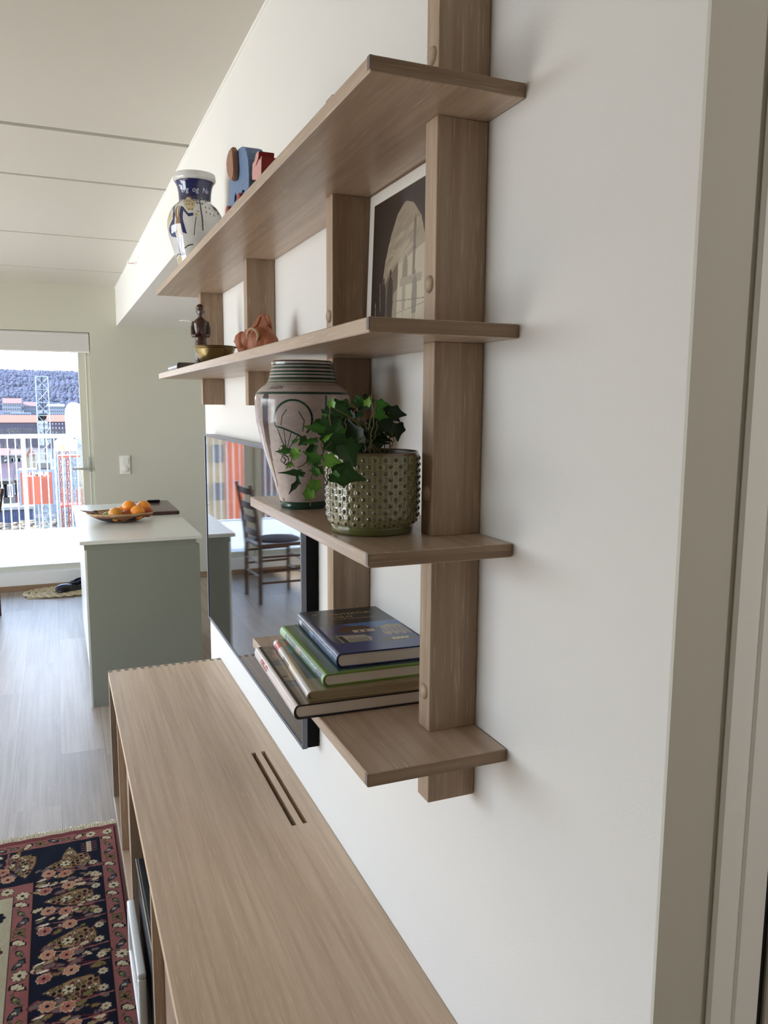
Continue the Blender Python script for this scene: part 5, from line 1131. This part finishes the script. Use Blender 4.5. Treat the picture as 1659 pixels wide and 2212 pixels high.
for k in range(26): x = a.x+(b.x-a.x)*k/25; mb.box(x, x+.06, 80, 80.05, GZ, a.z)
mb.box(a.x, b.x, 80, 80.06, a.z-1.2, a.z-1.1); ln(mb.build('slats', mw('fence_grey', (150, 150, 158)), fn_), fn_)
# houses to the left
mar = mw('maroon_tile_roof', (112, 74, 80), var=.15, vs=1.); oli = mw('olive_boards', (96, 88, 72)); redw = mw('red_boards', (150, 66, 66)); grw = mw('grey_boards', (120, 114, 104))
def house(label, y, pl_, pr_, peave, pridge, wm_, rm, depth, cols=3):
    a = at(pl_, peave, y); b = at(pr_, peave, y); zt = a.z; zr = at(pl_, pridge, y+depth/2).z; t_ = thing('town_house', label, 'house', ((a.x+b.x)/2, y+depth/2, GZ))
    ln(MB().box(a.x, b.x, y, y+depth, GZ, zt).build('walls', wm_, t_), t_); ln(MB().prism([(y-.4, zt-.05), (y+depth/2, zr), (y+depth+.4, zt-.05)], 'x', a.x-.3, b.x+.3).build('roof', rm, t_), t_)
    ln(MB().box(a.x-.3, b.x+.3, y-.45, y-.3, zt-.25, zt+.02).build('gutter', mw('pale_fascia', (206, 196, 190)), t_), t_)
    for c in range(cols):
        x = a.x+(b.x-a.x)*(c+.5)/cols; f = ln(MB().box(x-.5, x+.5, y-.08, y, zt-2.2, zt-.7).build('window_surround', M['rail'], t_), t_); ln(MB().box(x-.36, x-.04, y-.1, y-.02, zt-2.05, zt-.85).build('pane', winm, t_), t_); ln(MB().box(x+.04, x+.36, y-.1, y-.02, zt-2.05, zt-.85).build('pane', winm, t_), t_)
    return t_, zr
HO, _z = house('house with a maroon tiled roof and olive walls, at the left window edge', 104, -60, 22, 1036, 1000, oli, mar, 9, 7)
house('red-walled house between the olive house and the orange lift car', 118, 25, 46, 1033, 998, redw, mar, 8, 2)
for i, (px, yy) in enumerate(((4, 108.5), (19, 108.5))):
    P = at(px, 985, yy); c_ = ln(MB().box(P.x-.25, P.x+.25, P.y-.3, P.y+.3, P.z-2.6, P.z, .01).build('chimney', pm('chimney_black_%d' % i, (40, 40, 46), .7), HO), HO)
    MB().box(P.x-.3, P.x+.3, P.y-.35, P.y+.35, P.z, P.z+.08).build('chimney_cap', M['dark'], c_)
house('far house with a pink roof at the left, above the maroon roofs', 140, -40, 14, 985, 969, mw('cream_boards', (200, 190, 176)), pinkr, 8, 6); house('far house with a pale pink roof beside the wide railing post', 156, 18, 48, 982, 971, mw('cream_boards_b', (206, 198, 190)), pinkr, 8, 4)
y = 136; a = at(55, 985, y); b = at(75, 985, y); zt = at(67, 966, y).z
gh = thing('gabled_house', 'small house with its pink and yellow gable facing the balcony', 'house', ((a.x+b.x)/2, y+3, GZ)); ln(MB().box(a.x, b.x, y, y+6, GZ, a.z).build('walls', mw('pale_yellow', (222, 200, 160)), gh), gh)
ln(MB().prism([(a.x-.1, a.z), ((a.x+b.x)/2+.1, zt), (b.x+.1, a.z)], 'y', y-.1, y+6).build('roof', pinkr, gh), gh)
# container and rubble
bl_ = pm('container_blue', (44, 52, 76), .6, var=.08, vs=1)
y = 98; a = at(-45, 1104, y); b = at(72, 1128, y); ct_ = thing('site_cabin', 'blue corrugated site cabin with a white roof behind the lower railing bars', 'cabin', ((a.x+b.x)/2, y+1.5, GZ)); mb = MB().box(a.x, b.x, y, y+3, GZ, a.z)
n = int((b.x-a.x)/.25)
for k in range(n): mb.box(a.x+k*.25, a.x+k*.25+.1, y-.06, y, GZ, a.z)
ln(mb.build('corrugated_walls', bl_, ct_), ct_); ln(MB().box(a.x-.1, b.x+.1, y-.3, y+3.2, a.z, a.z+.35, .02).build('roof', mw('cabin_roof', (206, 206, 204)), ct_), ct_)
NB_ = 900; cbv = np.array([(x, y, z) for x in (-1, 1) for y in (-1, 1) for z in (0, 1)], float); cbf = np.array([(0, 1, 3, 2), (4, 6, 7, 5), (0, 4, 5, 1), (2, 3, 7, 6), (0, 2, 6, 4), (1, 5, 7, 3)])
sz_ = rng.uniform(.12, .4, NB_); ctr = np.stack([rng.uniform(-14, 4, NB_), 85+rng.randint(0, 6, NB_)*2.2+rng.uniform(-.3, .3, NB_), np.full(NB_, GZ)], 1)
o = np_mesh('stone_rows', ctr[:, None]+cbv[None]*np.stack([sz_, sz_*.6, sz_*rng.uniform(.5, 1.4, NB_)], 1)[:, None], cbf[None]+(np.arange(NB_)*8)[:, None, None], pm('rubble_stone', (96, 84, 68), .9, var=.35, vs=.8)); tag(o, 'rows of broken stone on the ground below the balcony', 'rubble', kind='stuff')
# buildings that the television mirrors, left of the view
def bx2(label, name, y, x0, x1, zt, m, cols, rows, dp=8):
    t_ = thing(name, label, 'building', ((x0+x1)/2, y+4, GZ)); ln(MB().box(x0, x1, y, y+dp, GZ, zt).build('walls', m, t_), t_)
    for r in range(rows):
        for c in range(cols):
            x = x0+(x1-x0)*(c+.5)/cols; z_ = zt-1.2-r*2.6; ln(MB().box(x-.35, x+.35, y-.05, y+.05, z_-.8, z_+.4).build('window', winm, t_), t_)
bx2('cream yellow building mirrored in the television', 'cream_building', 54, -11.2, -8.1, 10, pm('yellow_render', (134, 116, 84), .8), 3, 7)
bx2('orange wrapped building mirrored in the television', 'orange_building', 42, -9.4, -8.0, 8, pm('orange_sheeting', (150, 68, 22), .8), 1, 3, 1.2)
bx2('red brick building far left of the balcony', 'brick_building', 60, -24, -14.2, 6, mw('brick_red', (150, 88, 74)), 6, 6)
